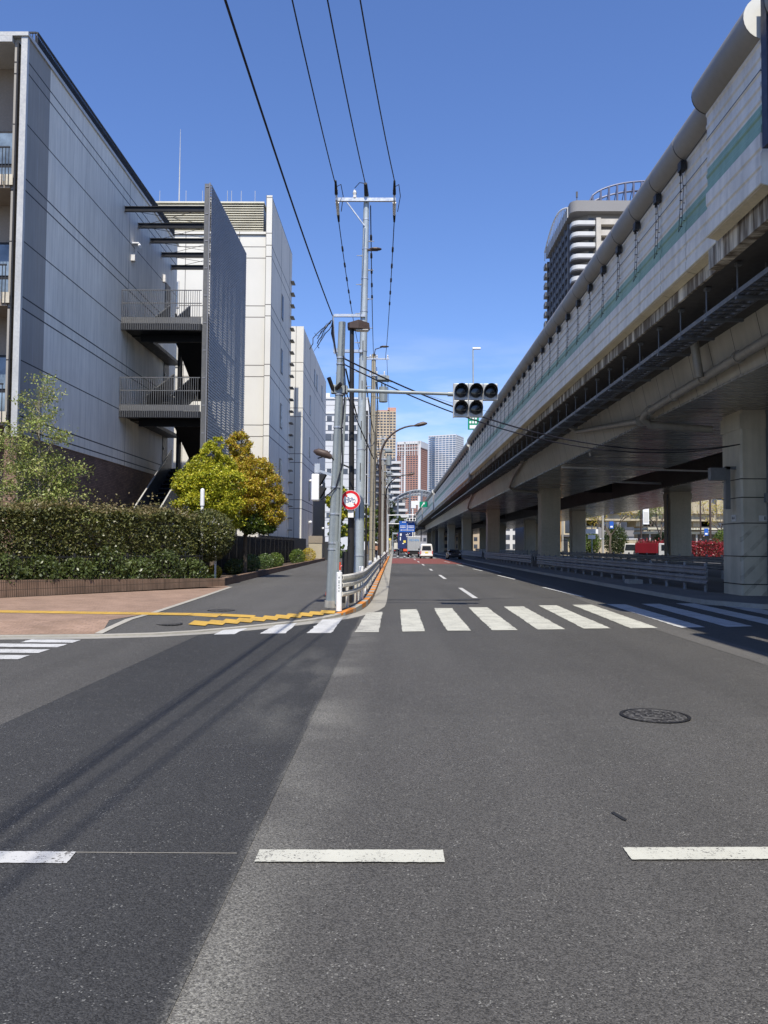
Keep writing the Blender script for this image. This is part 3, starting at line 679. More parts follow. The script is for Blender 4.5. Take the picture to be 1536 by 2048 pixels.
for y, z in ((79, 8), (79, 3.9), (93, 3.6), (90, 8.4)):
    m = MB(); m.ball((-8.25, y, z), .16); m.box(-8.42, y-.05, z-.1, -8.3, y+.05, z+.1); part('wall_lamp', m, MT['wht'], Cb, smooth=True)
# gatehouse wall
G_ = thing('gate_wall', 'low beige rendered wall at the end of the planted strip', 'wall', (-8, 79, .15))
m = MB(); m.box(-8.4, 79, .15, -7.1, 82, 1.85); part('wall', m, mat('beige_render', (.42, .37, .27), .8), G_)
m = MB(); m.box(-8.42, 78.95, 1.85, -7.05, 82.05, 2.55); part('band', m, mat('brown_render', (.26, .22, .17), .8), G_)
m = MB(); m.box(-7.04, 80.5, .15, -6.98, 80.56, 2.2); m.box(-7.0, 80.6, .15, -6.0, 80.7, 2.0); part('gate', m, MT['dkrail'], G_)
# ---------------- planter walls, hedge, fence
P1 = [(-17.0, 10.95+.0), (-10.38, 21.07), (-5.95, 28.2)]
m = MB()
def wallseg(m, a, b, t, z0, z1a, z1b):
    a = Vector(a); b = Vector(b); d = (b-a).normalized(); nn = Vector((-d.y, d.x))*t
    vs = [(p.x, p.y, z) for p, z in ((a, z0), (b, z0), (b+nn, z0), (a+nn, z0), (a, z1a), (b, z1b), (b+nn, z1b), (a+nn, z1a))]
    m.add(vs, [(0,3,2,1),(4,5,6,7),(0,1,5,4),(1,2,6,5),(2,3,7,6),(3,0,4,7)])
wallseg(m, (-14.6, 14.65), (-10.38, 21.07), .2, .1, .72, .62); wallseg(m, (-10.38, 21.07), (-5.95, 28.2), .2, .1, .62, .42)
solo('planter_wall', m, MT['planter'], 'low ribbed brown block wall under the big hedge', 'wall', (-9, 23, .15))
m = MB(); wallseg(m, (-5.97, 28.22), (-6.2, 40.3), .2, .1, .42, .4); wallseg(m, (-6.2, 40.3), (-6.66, 78), .2, .1, .4, .4)
solo('planter_wall', m, MT['planter'], 'low brown block kerb wall running away beside the footpath', 'wall', (-6.3, 45, .15))
m = MB(); m.sheet([(-14.8, 14.7), (-10.55, 21.2), (-6.15, 28.2), (-6.4, 40), (-6.85, 78), (-12.9, 78), (-12.9, 40), (-16, 24)], .33)
ground('planting_soil', m, mat('soil', (.07, .05, .035), .95, bump=.5, bsc=20), 'dark planting soil behind the low wall')
def leaves(name, pts, size, mat_, parent=None, label=None, cat=None, loc=None, up=.35, aspect=.5, group=None, kind=None, nrmbias=None):
    """many small leaf faces (a bent pair of quads each) at the given points"""
    P = np.asarray(pts, float); N = len(P)
    nr = rng.normal(size=(N, 3)); nr[:, 2] += up*2
    if nrmbias is not None: nr += nrmbias
    nr /= np.linalg.norm(nr, axis=1)[:, None]
    t = rng.normal(size=(N, 3)); t -= nr*(t*nr).sum(1)[:, None]; t /= np.linalg.norm(t, axis=1)[:, None]
    b = np.cross(nr, t); s = size*rng.uniform(.6, 1.35, N)[:, None]
    base = np.array(loc if loc is not None else wloc(parent)); P = P-base
    a0 = P-t*s*.5; a1 = P+t*s*.5; m1 = P+b*s*aspect*.5+nr*s*.1; m2 = P-b*s*aspect*.5+nr*s*.1
    V = np.stack([a0, m2, a1, m1], 1).reshape(-1, 3)
    me = bpy.data.meshes.new(name); me.vertices.add(4*N); me.loops.add(4*N); me.polygons.add(N)
    me.vertices.foreach_set('co', V.ravel()); me.loops.foreach_set('vertex_index', np.arange(4*N))
    me.polygons.foreach_set('loop_start', np.arange(0, 4*N, 4)); me.polygons.foreach_set('loop_total', np.full(N, 4)); me.update(calc_edges=True)
    me.materials.append(mat_); o = bpy.data.objects.new(name, me); COL.objects.link(o)
    if parent is not None: o.parent = parent
    else: o.location = base
    return tag(o, label, cat, group, kind)
def ellps(c, r, N, shell=.55):
    d = rng.normal(size=(N, 3)); d /= np.linalg.norm(d, axis=1)[:, None]
    q = shell+(1-shell)*rng.uniform(0, 1, N)**.6
    return np.array(c)+d*np.array(r)*q[:, None]
MT['lmix'] = leafm('glossy_shrub_leaf', [(.035, .05, .015), (.07, .095, .024), (.10, .13, .035), (.05, .062, .02)], .4, .2)
def fence_seg(m, a, b, z0, z1, sp=.13):
    a = Vector(a); b = Vector(b); l = (b-a).length; k = int(l/sp)
    for i in range(k+1):
        p = a.lerp(b, i/k); w = .035 if i % 15 == 0 else .011; m.box(p.x-w, p.y-w, z0, p.x+w, p.y+w, z1+(.06 if i % 15 == 0 else 0))
    m.beam((a.x, a.y, z1-.05), (b.x, b.y, z1-.05), .03, .04); m.beam((a.x, a.y, z0+.15), (b.x, b.y, z0+.15), .03, .04)
# hedge along the diagonal
hd = Vector((.528, .849)); hn = Vector((-.849, .528))
def along_hedge(N, s0, s1, d0, d1, z0, z1, lump=.22, surf=True):
    s = rng.uniform(s0, s1, N); w = rng.uniform(0, 1, N); z = rng.uniform(z0, z1, N); d = d0+(d1-d0)*w
    if surf:
        k = rng.integers(0, 4, N)
        d = np.where(k <= 1, d0+rng.exponential(.09, N), d); z = np.where(k == 2, z1-rng.exponential(.08, N), z); 
    bulge = lump*(np.sin(s*1.7+z*1.3)*.5+np.sin(s*4.1+z*2.7)*.3+np.sin(s*9+z*7)*.2)
    d = d-bulge*.6; z = z+np.where(z > z1-.35, .45*bulge+.06*np.sin(s*3.1), 0)
    return np.stack([-10.38+hd.x*s+hn.x*d, 21.07+hd.y*s+hn.y*d, z], 1)
H = thing('hedge', 'tall clipped dark green hedge with brownish tips behind the railings', 'hedge', (-8.6, 25, .3))
leaves('foliage', along_hedge(60000, -7, 7.9, .8, 2.4, .6, 2.6), .11, MT['lhedge'], H)
tp = along_hedge(15000, -7, 7.9, .8, 2.4, 2.45, 2.68, surf=False); tp[:, 2] += rng.exponential(.09, len(tp)); leaves('shoot', tp, .09, MT['lhedget'], H)
# rounded end of the hedge near the footpath
e = ellps((-6.9, 29.6, 1.95), (1.0, 1.2, 1.0), 8500); leaves('foliage', e, .11, MT['lhedge'], H)
m = MB()
for s in np.arange(-6.8, 8.2, .55):
    p = Vector((-10.38, 21.07))+hd*s+hn*(1.7+random.uniform(-.3, .3)); q = random.uniform(-.15, .15)
    m.tube([(p.x, p.y, .3), (p.x+q, p.y+q, .9), (p.x+q*1.5, p.y-q, 1.7)], [.045, .035, .02], 6)
    m.tube([(p.x, p.y, .5), (p.x-.2, p.y+q, 1.5)], [.025, .012], 5)
part('stem', m, MT['bark'], H)
m = MB(); a = Vector((-10.38, 21.07))+hn*.72-hd*7; b = Vector((-10.38, 21.07))+hn*.72+hd*8.0; fence_seg(m, a, b, .35, 1.25)
solo('railing_fence', m, MT['black'], 'thin black railings under the tall hedge', 'fence', (-8.6, 25, .3))
# low shrubs in front of the railings
i = 0
for s in np.arange(-6.5, 8.2, 1.15):
    p = Vector((-10.38, 21.07))+hd*s+hn*.55; hgt = .4+.45*random.random()+(.15 if s > 0 else 0)
    pts = ellps((p.x, p.y, .42+hgt*.42), (.62, .62, hgt*.75), 1300, .5)
    leaves('low_shrub', pts, .105, MT['lmix'], None, 'small glossy green shrub in the row at the foot of the tall hedge', 'shrub', (p.x, p.y, .33), group='low shrubs under the tall hedge'); i += 1
g = along_hedge(4200, -7, 8.2, .22, .6, .36, .5, surf=False); leaves('grass', g, .12, MT['llow'], None, 'thin grass along the top of the ribbed planter wall', None, (-8.6, 25, .3), up=-.2, aspect=.15, kind='stuff')
# shrubs and fence down the footpath
shr = [(30.6, .35, 'dry reddish small shrub nearest the corner of the hedge', 'lora'), (34.5, .5, 'dark clipped shrub just past the hedge corner by the footpath', 'ldk'), (38.5, .62, 'rounded green shrub in the middle of the footpath planter', 'llow'), (43, .6, 'clipped green shrub beyond the rounded one in the planter', 'llow'), (47, .62, 'yellowish clipped shrub towards the far end of the planter', 'lgreen'), (58, .75, 'far green shrub before the beige gate wall', 'lgreen'), (66, .8, 'farthest shrub of the footpath planter', 'lora')]
for y, r, lb, mt in shr:
    pts = ellps((-6.75-.004*y, y, .35+r*.55), (r*.75, r*2.1, r*.8), 2200, .6)
    leaves('low_shrub', pts, .085, MT[mt], None, lb, 'shrub', (-6.9, y, .33), group='shrubs along the footpath')
m = MB(); fence_seg(m, (-7.6, 29.8), (-7.75, 62), .33, 2.05, .12)
solo('railing_fence', m, MT['black'], 'tall black railings running away beside the footpath', 'fence', (-7.7, 45, .3))
m = MB(); m.box(-7.95, 47, .3, -7.9, 72, 2.2); m.box(-7.96, 31, .3, -7.92, 46.9, 1.75)
solo('screen_fence', m, mat('dark_mesh_panel', (.03, .03, .03), .7), 'dark solid fence panels behind the tall railings', 'fence', (-7.9, 50, .3))
# trees
def tree(name, x, y, z0, h, blobs, mt, bark, label, N, lsize, cat='tree', group=None, trunkr=.09, lean=0, up=.35):
    t = thing(name, label, cat, (x, y, z0), group)
    m = MB(); cz = [b[2] for b in blobs]; zt = z0+h*.45
    m.tube([(x, y, z0-.1), (x+lean*.3, y, z0+h*.2), (x+lean, y, zt)], [trunkr*1.2, trunkr, trunkr*.75], 8)
    for b in blobs:
        bx, by, bz, rx, ry, rz = b; st = Vector((x+lean*.8, y, z0+h*(.25+.2*random.random())))
        e = Vector((bx, by, bz)); mid = st.lerp(e, .5)+Vector((random.uniform(-.15, .15), 0, .15))
        m.tube([st, mid, e], [trunkr*.55, trunkr*.35, trunkr*.15], 6)
        for q in range(4):
            d = Vector((random.gauss(0, 1), random.gauss(0, 1), random.gauss(.3, 1))).normalized(); f = Vector((d.x*rx, d.y*ry, d.z*rz))*.85
            m.tube([mid.lerp(e, random.random()), e+f*.5, e+f], [trunkr*.22, trunkr*.13, trunkr*.05], 5)
    part('trunk', m, bark, t)
    tv = sum(b[3]*b[4]+b[5]*b[3] for b in blobs); P = []
    for b in blobs:
        k = int(N*(b[3]*b[4]+b[5]*b[3])/tv)
        # clumps on the blob's shell leave gaps between them
        nc = max(8, int(k/90)); c = ellps(b[:3], b[3:], nc, .72)
        cl = c[rng.integers(0, nc, k)]+rng.normal(size=(k, 3))*np.array(b[3:])*.13
        P.append(cl)
    leaves('crown', np.concatenate(P), lsize, mt, t, up=up)
    return t
def blobs(cx, cy, z0, z1, rx, k, ry=None, r0=.42, r1=.6):
    out = []; ry = ry or rx
    for i in range(k):
        f = (i+.5)/k; z = z0+(z1-z0)*f; prof = sin(pi*min(1, .2+.8*(1-f)))**.8 if f > .5 else .75+.25*f*2
        a = i*2.4; q = rx*prof*.55
        r = rx*random.uniform(r0, r1)*(.6+.4*prof); out.append((cx+q*cos(a), cy+q*sin(a)*ry/rx, z, r, r, r*.8))
    return out
tree('tree', -7.5, 33, .3, 6, [(-7.6, 33, 5.35, .42, .45, .5), (-8.0, 33, 4.7, .62, .7, .55), (-7.15, 33.2, 4.8, .55, .6, .5), (-8.4, 33, 4.1, .7, .8, .6), (-7.6, 32.6, 4.2, .8, .8, .6), (-6.9, 33, 4.1, .7, .8, .6), (-8.5, 33, 3.4, .6, .7, .5), (-7.7, 32.6, 3.4, .9, .8, .6), (-7.0, 32.8, 3.3, .7, .8, .6), (-7.6, 33, 2.6, 1.2, .9, .5), (-7.4, 33, 5.75, .3, .3, .35)],
     MT['lyel'], MT['bark'], 'round yellow-green tree behind the hedge in front of the staircase', 60000, .095)
tree('tree', -6.6, 35.5, .3, 6.5, [(-6.95, 35.5, 6.1, .5, .5, .5), (-6.75, 35.5, 5.5, .5, .5, .45), (-6.2, 35.5, 5.0, .75, .7, .55), (-6.9, 35, 4.8, .7, .7, .5), (-5.8, 35.5, 4.3, .75, .8, .6), (-6.6, 35, 4.1, .8, .8, .6), (-5.6, 35.5, 3.6, .7, .8, .5), (-6.4, 35, 3.4, .8, .8, .55), (-5.55, 35.5, 2.9, .65, .7, .5)],
     MT['lora'], MT['bark'], 'orange tinted tree beside the yellow-green one', 50000, .095)
lo = [t for t in bpy.data.objects if t.name.startswith('tree')][-1]
leaves('crown', np.concatenate([ellps((-6.3, 35.2, 2.6), (.75, .8, .55), 3200, .4), ellps((-5.7, 35.4, 2.4), (.5, .7, .35), 1600, .4)]), .12, MT['lgreen'], lo)
# pale, half leafed young tree on the left
t = thing('young_tree', 'pale half-leafed young tree in front of the grey wall', 'tree', (-10.75, 24.2, .3))
m = MB(); P = []
random.seed(21)
for bx, by in ((-10.85, 24.2), (-10.5, 24.6), (-11.4, 24.0)):
    hh = 6.2 if bx == -10.85 else (3.6 if bx == -10.5 else 4.6)
    m.tube([(bx, by, .2), (bx+.05, by, hh*.4), (bx-.05, by, hh)], [.06, .045, .012], 6)
    for i in range(24):
        z = 1.2+(hh-1.2)*i/24; a = random.uniform(0, 2*pi); l = (1.12-.65*i/24)*random.uniform(.6, 1.1)
        e = Vector((bx+l*cos(a)*.8, by+l*sin(a), z+l*.75)); s_ = Vector((bx, by, z)); mid = s_.lerp(e, .5)+Vector((0, 0, -.1))
        m.tube([s_, mid, e], [.022, .014, .005], 5)
        for q in range(5):
            c = mid.lerp(e, random.uniform(.2, 1)); e2 = c+Vector((random.gauss(0, .22), random.gauss(0, .22), random.uniform(.05, .4)))
            m.tube([c, e2], [.007, .003], 4); k = random.randint(26, 60)
            P.append(np.array(e2)+rng.normal(size=(k, 3))*np.array([.13, .13, .1]))
part('trunk', m, MT['barkl'], t); P = np.concatenate(P); P = P[(P[:, 2] > 2.6) | (rng.uniform(size=len(P)) < .45)]
leaves('crown', P, .082, MT['lpale'], t)
random.seed(8)
# lamp bollard and little signs rising out of the hedge
m = MB(); m.cyl((-7.15, 29.7, .3), (-7.15, 29.7, 3.05), .055, n=12); m.cyl((-7.15, 29.7, 3.05), (-7.15, 29.7, 3.62), .08, n=12); m.ball((-7.15, 29.7, 3.62), .08, n=12)
solo('lamp_bollard', m, MT['wht'], 'white round-topped lamp post rising out of the end of the hedge', 'lamp post', (-7.15, 29.7, .3), smooth=True)
m = MB(); m.box(-6.95, 29.6, 2.35, -6.3, 29.9, 2.43); m.box(-6.66, 29.7, .3, -6.6, 29.76, 2.35); m.box(-6.85, 29.65, 2.43, -6.45, 29.85, 2.62)
solo('notice_board', m, MT['wht'], 'small white tilted board at the corner of the hedge', 'sign', (-6.6, 29.7, .3))
# ---------------- elevated expressway
n = NT('noise_barrier_panel'); x, y, z = n.xyz()
v = n.ma('MULTIPLY', n.ramp(n.noise(.5, 4), .3, .7, .92, 1.06), n.ramp(n.noise(1, 5, n.vec((1, 5, .45)), .65), .4, .75, 1.04, .8))
g = n.ma('MULTIPLY', n.ma('LESS_THAN', z, 9.16), n.ma('GREATER_THAN', z, 8.66))
col = n.mix(g, n.sc((.80, .74, .63), v), n.sc((.27, .42, .31), v)); j = n.near(z, 9.75, .012)
n.out(n.mix(j, col, (.05, .05, .05)), .45, .25, .4); MT['nb'] = n.m
MT['cover'] = mat('white_cover_panel', (.84, .78, .67), .5, .15, .07, .6, .05, 6, streak=.25)
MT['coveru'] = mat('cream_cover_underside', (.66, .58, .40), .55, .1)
MT['tubeg'] = mat('grey_barrier_tube', (.27, .255, .23), .5, .1, .1, .5, .05, 8)
MT['capw'] = mat('cream_end_cap', (.6, .59, .53), .5, 0, .05, .6, .02)
n = NT('stained_concrete'); v = n.ramp(n.noise(1, 5, n.vec((1, 3.3, .25)), .75), .38, .55, 1, .1); w = n.ramp(n.noise(.8, 4, n.vec((1, 1, .3))), .35, .65, .7, 1.1)
n.out(n.mix(v, (.10, .075, .055), n.sc((.75, .69, .56), w)), .9, 0, .2); n.bump(n.noise(40, 4), .4, .01); MT['stain'] = n.m
n = NT('girder_web_paint'); x, y, z = n.xyz(); v = n.ma('MULTIPLY', n.ramp(n.noise(.4, 4), .3, .7, .88, 1.1), n.ramp(n.noise(1, 4, n.vec((3, 3, .3))), .4, .75, 1, .82))
n.out(n.mix(n.every(y, 1.5, .014), n.sc((.47, .44, .37), v), (.03, .03, .03)), .5, .1, .4); MT['web'] = n.m
n = NT('girder_underside'); v = n.ramp(n.noise(1, 5, n.vec((.25, 5, 1)), .65), .3, .7, .75, 1.2); w = n.ramp(n.noise(.12, 3), .3, .7, .8, 1.15)
n.out(n.sc((.34, .325, .29), n.ma('MULTIPLY', v, w)), n.ramp(n.noise(1, 4, n.vec((.3, 4, 1))), .3, .7, .16, .34), .35, .6); n.bump(n.noise(1, 4, n.vec((.35, 7, 1)), .6), .45, .03); MT['under'] = n.m
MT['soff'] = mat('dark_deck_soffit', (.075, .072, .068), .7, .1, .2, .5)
MT['pier'] = conc('pier_paint', (.46, .42, .33), streak=.12)
MT['tray'] = mat('cable_tray_steel', (.16, .165, .17), .5, .4)
MT['pipe'] = mat('grey_drain_pipe', (.36, .34, .3), .45, .2, .1, 1, streak=.2)
FY = thing('elevated_expressway', 'long elevated expressway with grey and green noise barrier running along the right side', 'flyover', (12, 120, .1))
y0f, y1f = -120, 330
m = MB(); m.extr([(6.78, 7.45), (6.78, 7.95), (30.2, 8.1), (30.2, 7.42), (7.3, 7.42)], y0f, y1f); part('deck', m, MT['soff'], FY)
m = MB(); m.box(6.72, y0f, 7.43, 6.777, y1f, 7.93); part('deck_edge', m, MT['stain'], FY)
for a_, b_ in ((13.6, 16.4), (68.2, 69.6)):
    m = MB(); m.box(6.47, a_, 7.35, 6.715, b_, 8.0); part('deck_joint', m, MT['stain'], FY)
for xa, xb, sl in ((9.1, 15.2, .27), (20.2, 29.0, .27)):
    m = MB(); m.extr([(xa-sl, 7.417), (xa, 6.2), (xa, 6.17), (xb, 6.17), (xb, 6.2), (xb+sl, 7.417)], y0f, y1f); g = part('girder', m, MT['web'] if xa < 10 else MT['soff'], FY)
    m = MB(); m.box(xa-.04, y0f, 6.1, xb+.04, y1f, 6.165); part('bottom_flange', m, MT['under'], g)
    for y in np.arange(3.2, 300, 34.7): 
        m = MB(); m.box(xb+sl+.01, y-.2, 6.6, xb+4.5 if xa < 10 else xb+1.5, y+.2, 7.41); part('cross_beam', m, MT['soff'], g)
def section(y0, y1, px, npan, full=True, near=True):
    """one run of noise barrier: px is the plane of the panels"""
    step = (y1-y0)/npan; top = 10.45; r = .38; cx_, cz = px+.08, 10.66
    prof = []; z = top; k = 0
    while z > 8.7: prof += [(px, z), (px, z-.13), (px-.022, z-.165), (px-.022, z-.215)]; z -= .25
    prof = [p for p in prof if p[1] > 8.7]; prof += [(px-.022, 8.68), (px+.05, 8.68), (px+.05, top)]
    cov = [(px-.03, 8.665), (px-.035, 8.62), (px-.035, 8.42), (px-.01, 8.39), (px-.01, 8.34), (px-.035, 8.31), (px-.035, 8.1), (px-.01, 8.07), (px-.01, 8.02), (px-.035, 7.99), (px-.035, 7.8), (px+.0, 7.765), (px+.2, 7.74), (px+.2, 8.66)]
    cov2 = [(px-.036, 7.795), (px+.2, 7.73), (px+.2, 7.715), (px-.03, 7.775)]
    pm = cm = um = tm = bm_ = lm = None
    for i in range(npan):
        a = y0+i*step; b = a+step
        def put(name, mb, mats, proto, smooth=False, label=None):
            if proto is None:
                o = part(name, mb, mats, FY, (px, a, 9), smooth); return o
            o = proto.copy(); COL.objects.link(o); o.parent = FY; o.location = Vector((px, a, 9))-FY.location; return o
        m = MB(); m.extr(prof, a+.018, b-.018); o = put('noise_panel', m, MT['nb'], pm); pm = pm or o
        m = MB(); m.extr(cov, a+.016, b-.016); m.extr(cov2, a+.014, b-.014, 1); o = put('cover_panel', m, [MT['cover'], MT['coveru']], cm); cm = cm or o
        m = MB(); n_ = 26; ring = [(cx_+r*cos(2*pi*k/n_), cz+r*sin(2*pi*k/n_)) for k in range(n_)]
        m.extr(ring, a+.02, b-.02); m.extr([(cx_+(p-cx_)*.985, cz+(q-cz)*.985) for p, q in ring], b-.022, b+.022, 1)
        o = put('barrier_tube', m, [MT['tubeg'], MT['black']], tm, True); tm = tm or o
        if near and i > 0 or (near and i == 0 and y0 > 15):
            m = MB(); m.box(px-.16, a-.1, 10.06, px-.03, a+.1, 10.26); m.cyl((px-.1, a+.1, 10.0), (px-.1, a+.1, 10.1), .03, n=6)
            m.tube([(px-.12, a-.05, 10.1), (px-.09, a-.06, 9.6), (px-.12, a-.05, 8.95), (px-.13, a+.0, 8.78), (px-.16, a+.08, 8.7), (px-.13, a+.13, 8.8), (px-.1, a+.13, 9.3), (px-.09, a+.1, 10.1)], .007, 5)
            for z in np.arange(8.85, 10.05, .2): m.box(px-.1, a+.13, z, px-.05, a+.17, z+.01)
            for z in np.arange(8.9, 10.05, .4): m.box(px-.1, a-.07, z, px-.06, a-.05, z+.01)
            m.tube([(px-.1, a-.03, 10.2), (px-.1, a-step*.5, 10.22), (px-.1, a-step+.05, 10.24)], .008, 4)
            o = put('cable_loop', m, MT['black'], bm_); bm_ = bm_ or o
    for q in (y0,):
        m = MB(); m.cyl((cx_, q-.004 if q == y0 else q, cz), (cx_, q if q == y0 else q+.004, cz), r+.006, n=26); part('end_cap', m, MT['capw'], FY)
        if q > 60: m = MB(); m.box(px-.12, q-.1, 7.62, px+.22, q-.012, 10.5); part('barrier_post', m, MT['tubeg'], FY)
section(-110, 8.0, 5.98, 60, near=False)
section(8.05, 12.95, 6.36, 3, near=False)
section(13.35, 15.75, 6.2, 1, near=False)
section(16.0, 68.3, 6.5, 31)
section(69.9, 130, 6.62, 30)
section(131.5, 180, 6.5, 20, near=False)
section(181.5, 226, 6.4, 14, near=False)
section(227, 300, 6.3, 16, near=False)
m = MB(); m.box(6.12, 13.0, 8.3, 6.36, 13.2, 10.9); part('barrier_post', m, MT['navy'], FY)
m = MB()
for y in (12.4, 68.9, 69.5, 130.8, 181, 226.6): m.box(6.5, y-.18, 7.62, 6.8, y+.18, 10.3)
part('joint_cover', m, MT['cover'], FY)
# cable tray and hangers under the overhang
m = MB()
for x in (6.93, 7.5): m.box(x, 5, 6.76, x+.03, 150, 6.86)
for y in np.arange(5, 150, .28): m.box(6.97, y, 6.765, 7.49, y+.07, 6.785)
m.tube([(7.1, 5, 6.82), (7.1, 150, 6.82)], .035, 6); m.tube([(7.25, 5, 6.83), (7.25, 150, 6.83)], .045, 6); m.tube([(7.38, 5, 6.82), (7.38, 150, 6.82)], .03, 6)
tr_ = part('cable_tray', m, MT['tray'], FY)
hp = None
for i in range(40):
    y = 12.9+1.61*i
    if hp is None:
        m = MB(); m.cyl((6.94, y, 6.72), (6.94, y, 7.42), .018, n=6); m.box(6.9, y-.06, 7.35, 7.02, y+.06, 7.418); m.box(6.9, y-.04, 6.66, 7.75, y+.04, 6.72); m.cyl((7.52, y, 6.72), (7.52, y, 7.42), .018, n=6)
        hp = part('hanger', m, MT['tray'], FY, (6.94, y, 6.7))
    else:
        o = hp.copy(); COL.objects.link(o); o.parent = FY; o.location = Vector((6.94, y, 6.7))-FY.location
# drain pipes
m = MB(); P = [(8.78, 10, 6.75), (8.78, 27.9, 6.33), (8.8, 28.3, 6.2), (9.1, 28.5, 5.98), (11.2, 28.2, 5.8)]; m.tube(P, .13, 12)
for y in np.arange(11, 28, 2.35): m.cyl((8.78, y-.06, 6.75-.0235*(y-10)), (8.78, y+.06, 6.75-.0235*(y-10)-.002), .17, n=14)
m.cyl((8.86, 28.7, 6.17), (8.86, 28.8, 6.17), .2, n=12); m.tube([(8.86, 28.6, 6.17), (8.82, 29.5, 6.25), (8.6, 37.5, 7.05), (8.4, 38.3, 7.4)], .11, 12)
m.tube([(8.55, 22.4, 6.4), (8.4, 22.4, 7.5)], .12, 12)
part('drain_pipe', m, MT['pipe'], FY, smooth=True)
for y in (62.5, 97.2):
    m = MB(); m.tube([(8.6, y-9, 7.4), (8.75, y-4, 6.9), (8.86, y-1, 6.25), (9.2, y-.6, 5.98), (11.2, y-.6, 5.85)], .11, 10); part('drain_pipe', m, MT['pipe'], FY, smooth=True)
m = MB(); m.tube([(9.2, 44, 6.02), (20.1, 46, 6.0)], .05, 8); m.tube([(15.3, 60, 6.6), (20, 60.5, 6.5), (29, 61, 6.0)], .09, 8); m.tube([(9.3, 38, 5.95), (9.1, 37.8, 6.8)], .03, 6); m.tube([(16, 46, 6.9), (16, 110, 6.9)], .08, 8); part('service_pipe', m, MT['wht'], FY)
# piers
n = NT('pier_with_worn_stripes'); x, y, z = n.xyz(); d = n.ma('ADD', n.ma('MULTIPLY', x, 1.0), n.ma('MULTIPLY', z, -1.0))
v = n.ma('MULTIPLY', n.ramp(n.noise(.8, 5, None, .6), .3, .7, .82, 1.1), n.ramp(n.noise(1, 4, n.vec((4, 4, .3))), .45, .75, 1, .8))
sm = n.ma('MULTIPLY', n.ma('MULTIPLY', n.every(d, .62, .085), n.ma('LESS_THAN', z, 2.35)), n.ma('MULTIPLY', n.ma('LESS_THAN', y, 26.05), n.ramp(n.noise(4, 4), .35, .6, .15, .9)))
n.out(n.mix(n.ma('MULTIPLY', sm, .45), n.sc((.52, .475, .37), v), (.12, .11, .09)), .7, 0, .3); MT['pierz'] = n.m
def pier(x, y, w=1.46, d=1.5, mt='pier'):
    m = MB(); c = .06
    P = [(x+c, y), (x+w-c, y), (x+w, y+c), (x+w, y+d-c), (x+w-c, y+d), (x+c, y+d), (x, y+d-c), (x, y+c)]
    m.slab(P, .08, 6.098); o = part('pier', m, MT[mt], FY)
    m = MB(); m.slab([(x-.03, y-.03), (x+w+.03, y-.03), (x+w+.03, y+d+.03), (x-.03, y+d+.03)], 5.5, 5.97); part('pier_head', m, MT[mt], o)
    return o
pa = pier(11.2, 25.9, mt='pierz')
for z in (.45, 1.35, 2.42, 3.25, 3.85):
    m = MB(); m.box(11.19, 25.89, z, 12.67, 27.41, z+.03); part('band', m, MT['black'], pa)
m = MB(); m.box(12.0, 25.82, .1, 12.06, 25.89, 6.1); m.box(11.92, 25.78, 3.1, 12.14, 25.885, 3.4); part('conduit', m, MT['tray'], pa)
m = MB(); m.box(11.75, 25.877, 2.5, 12.5, 25.893, 2.68); pl = part('number_plate', m, MT['sgrey'], pa)
text('number', 'II  3-2', .17, MT['black'], (12.1, 25.87, 2.59), (pi/2, 0, 0), pl)
m = MB(); m.box(11.177, 26.3, 2.5, 11.193, 26.62, 2.72); pl = part('number_plate', m, MT['sgrey'], pa)
text('number', '43-1', .13, MT['black'], (11.17, 26.46, 2.61), (pi/2, 0, -pi/2), pl)
for k in range(1, 8): pier(11.2, 25.9+35.0*k)
for k in range(0, 8): pier(21.9, 28.7+35.0*k, 1.7)
m = MB(); m.tube([(21.8, 64, 5.9), (21.8, 64, .2)], .06, 6); part('conduit', m, MT['tray'], FY)
m = MB(); m.box(10.35, 26.2, 3.85, 10.85, 26.45, 4.25); m.box(10.85, 26.25, 2.9, 11.0, 26.4, 4.3); m.box(10.85, 26.25, 4.2, 11.19, 26.35, 4.3); part('control_box', m, MT['tray'], FY)
# crash rails on the median
def crash_rail(x, y0, y1, label, h=.85, face=-1):
    t = thing('crash_barrier', label, 'guard rail', (x, (y0+y1)/2, .1), 'crash barriers on the median'); 
    for zc in (h-.16, h-.5):
        m = MB(); s = face; p = [(x, zc-.15), (x+s*.05, zc-.11), (x+s*.05, zc-.05), (x, zc-.01), (x, zc+.01), (x+s*.05, zc+.05), (x+s*.05, zc+.11), (x, zc+.15)]
        q = [(a-s*.012, b) for a, b in reversed(p)]; m.extr(p+q, y0, y1); part('rail', m, MT['railg'], t)
    k = int((y1-y0)/2); pm = None
    for i in range(k+1):
        y = y0+.4+i*(y1-y0-.8)/k
        if pm is None:
            m = MB(); m.cyl((x-face*.09, y, .08), (x-face*.09, y, .1+h), .057, n=10); pm = part('post', m, MT['railg'], t, (x, y, .1))
        else: o = pm.copy(); COL.objects.link(o); o.parent = t; o.location = Vector((x, y, .1))-t.location
    return t
crash_rail(10.75, 27.6, 60.2, 'nearest double grey crash barrier between the first two piers', 1.0)
crash_rail(10.75, 62.6, 95, 'second grey crash barrier beyond the second pier', 1.0)
crash_rail(10.75, 97.6, 130, 'third grey crash barrier beyond the third pier', 1.0)
crash_rail(16.3, 22, 96, 'long rear crash barrier along the far edge of the median', 1.2)
crash_rail(16.3, 98, 160, 'farthest rear crash barrier along the far edge of the median', 1.2)
m = MB(); m.box(9.9, 33.9, .1, 10.5, 34.5, .28); solo('kerb_block', m, MT['concrete'], 'small grey concrete block beside the median crash barrier', 'block')
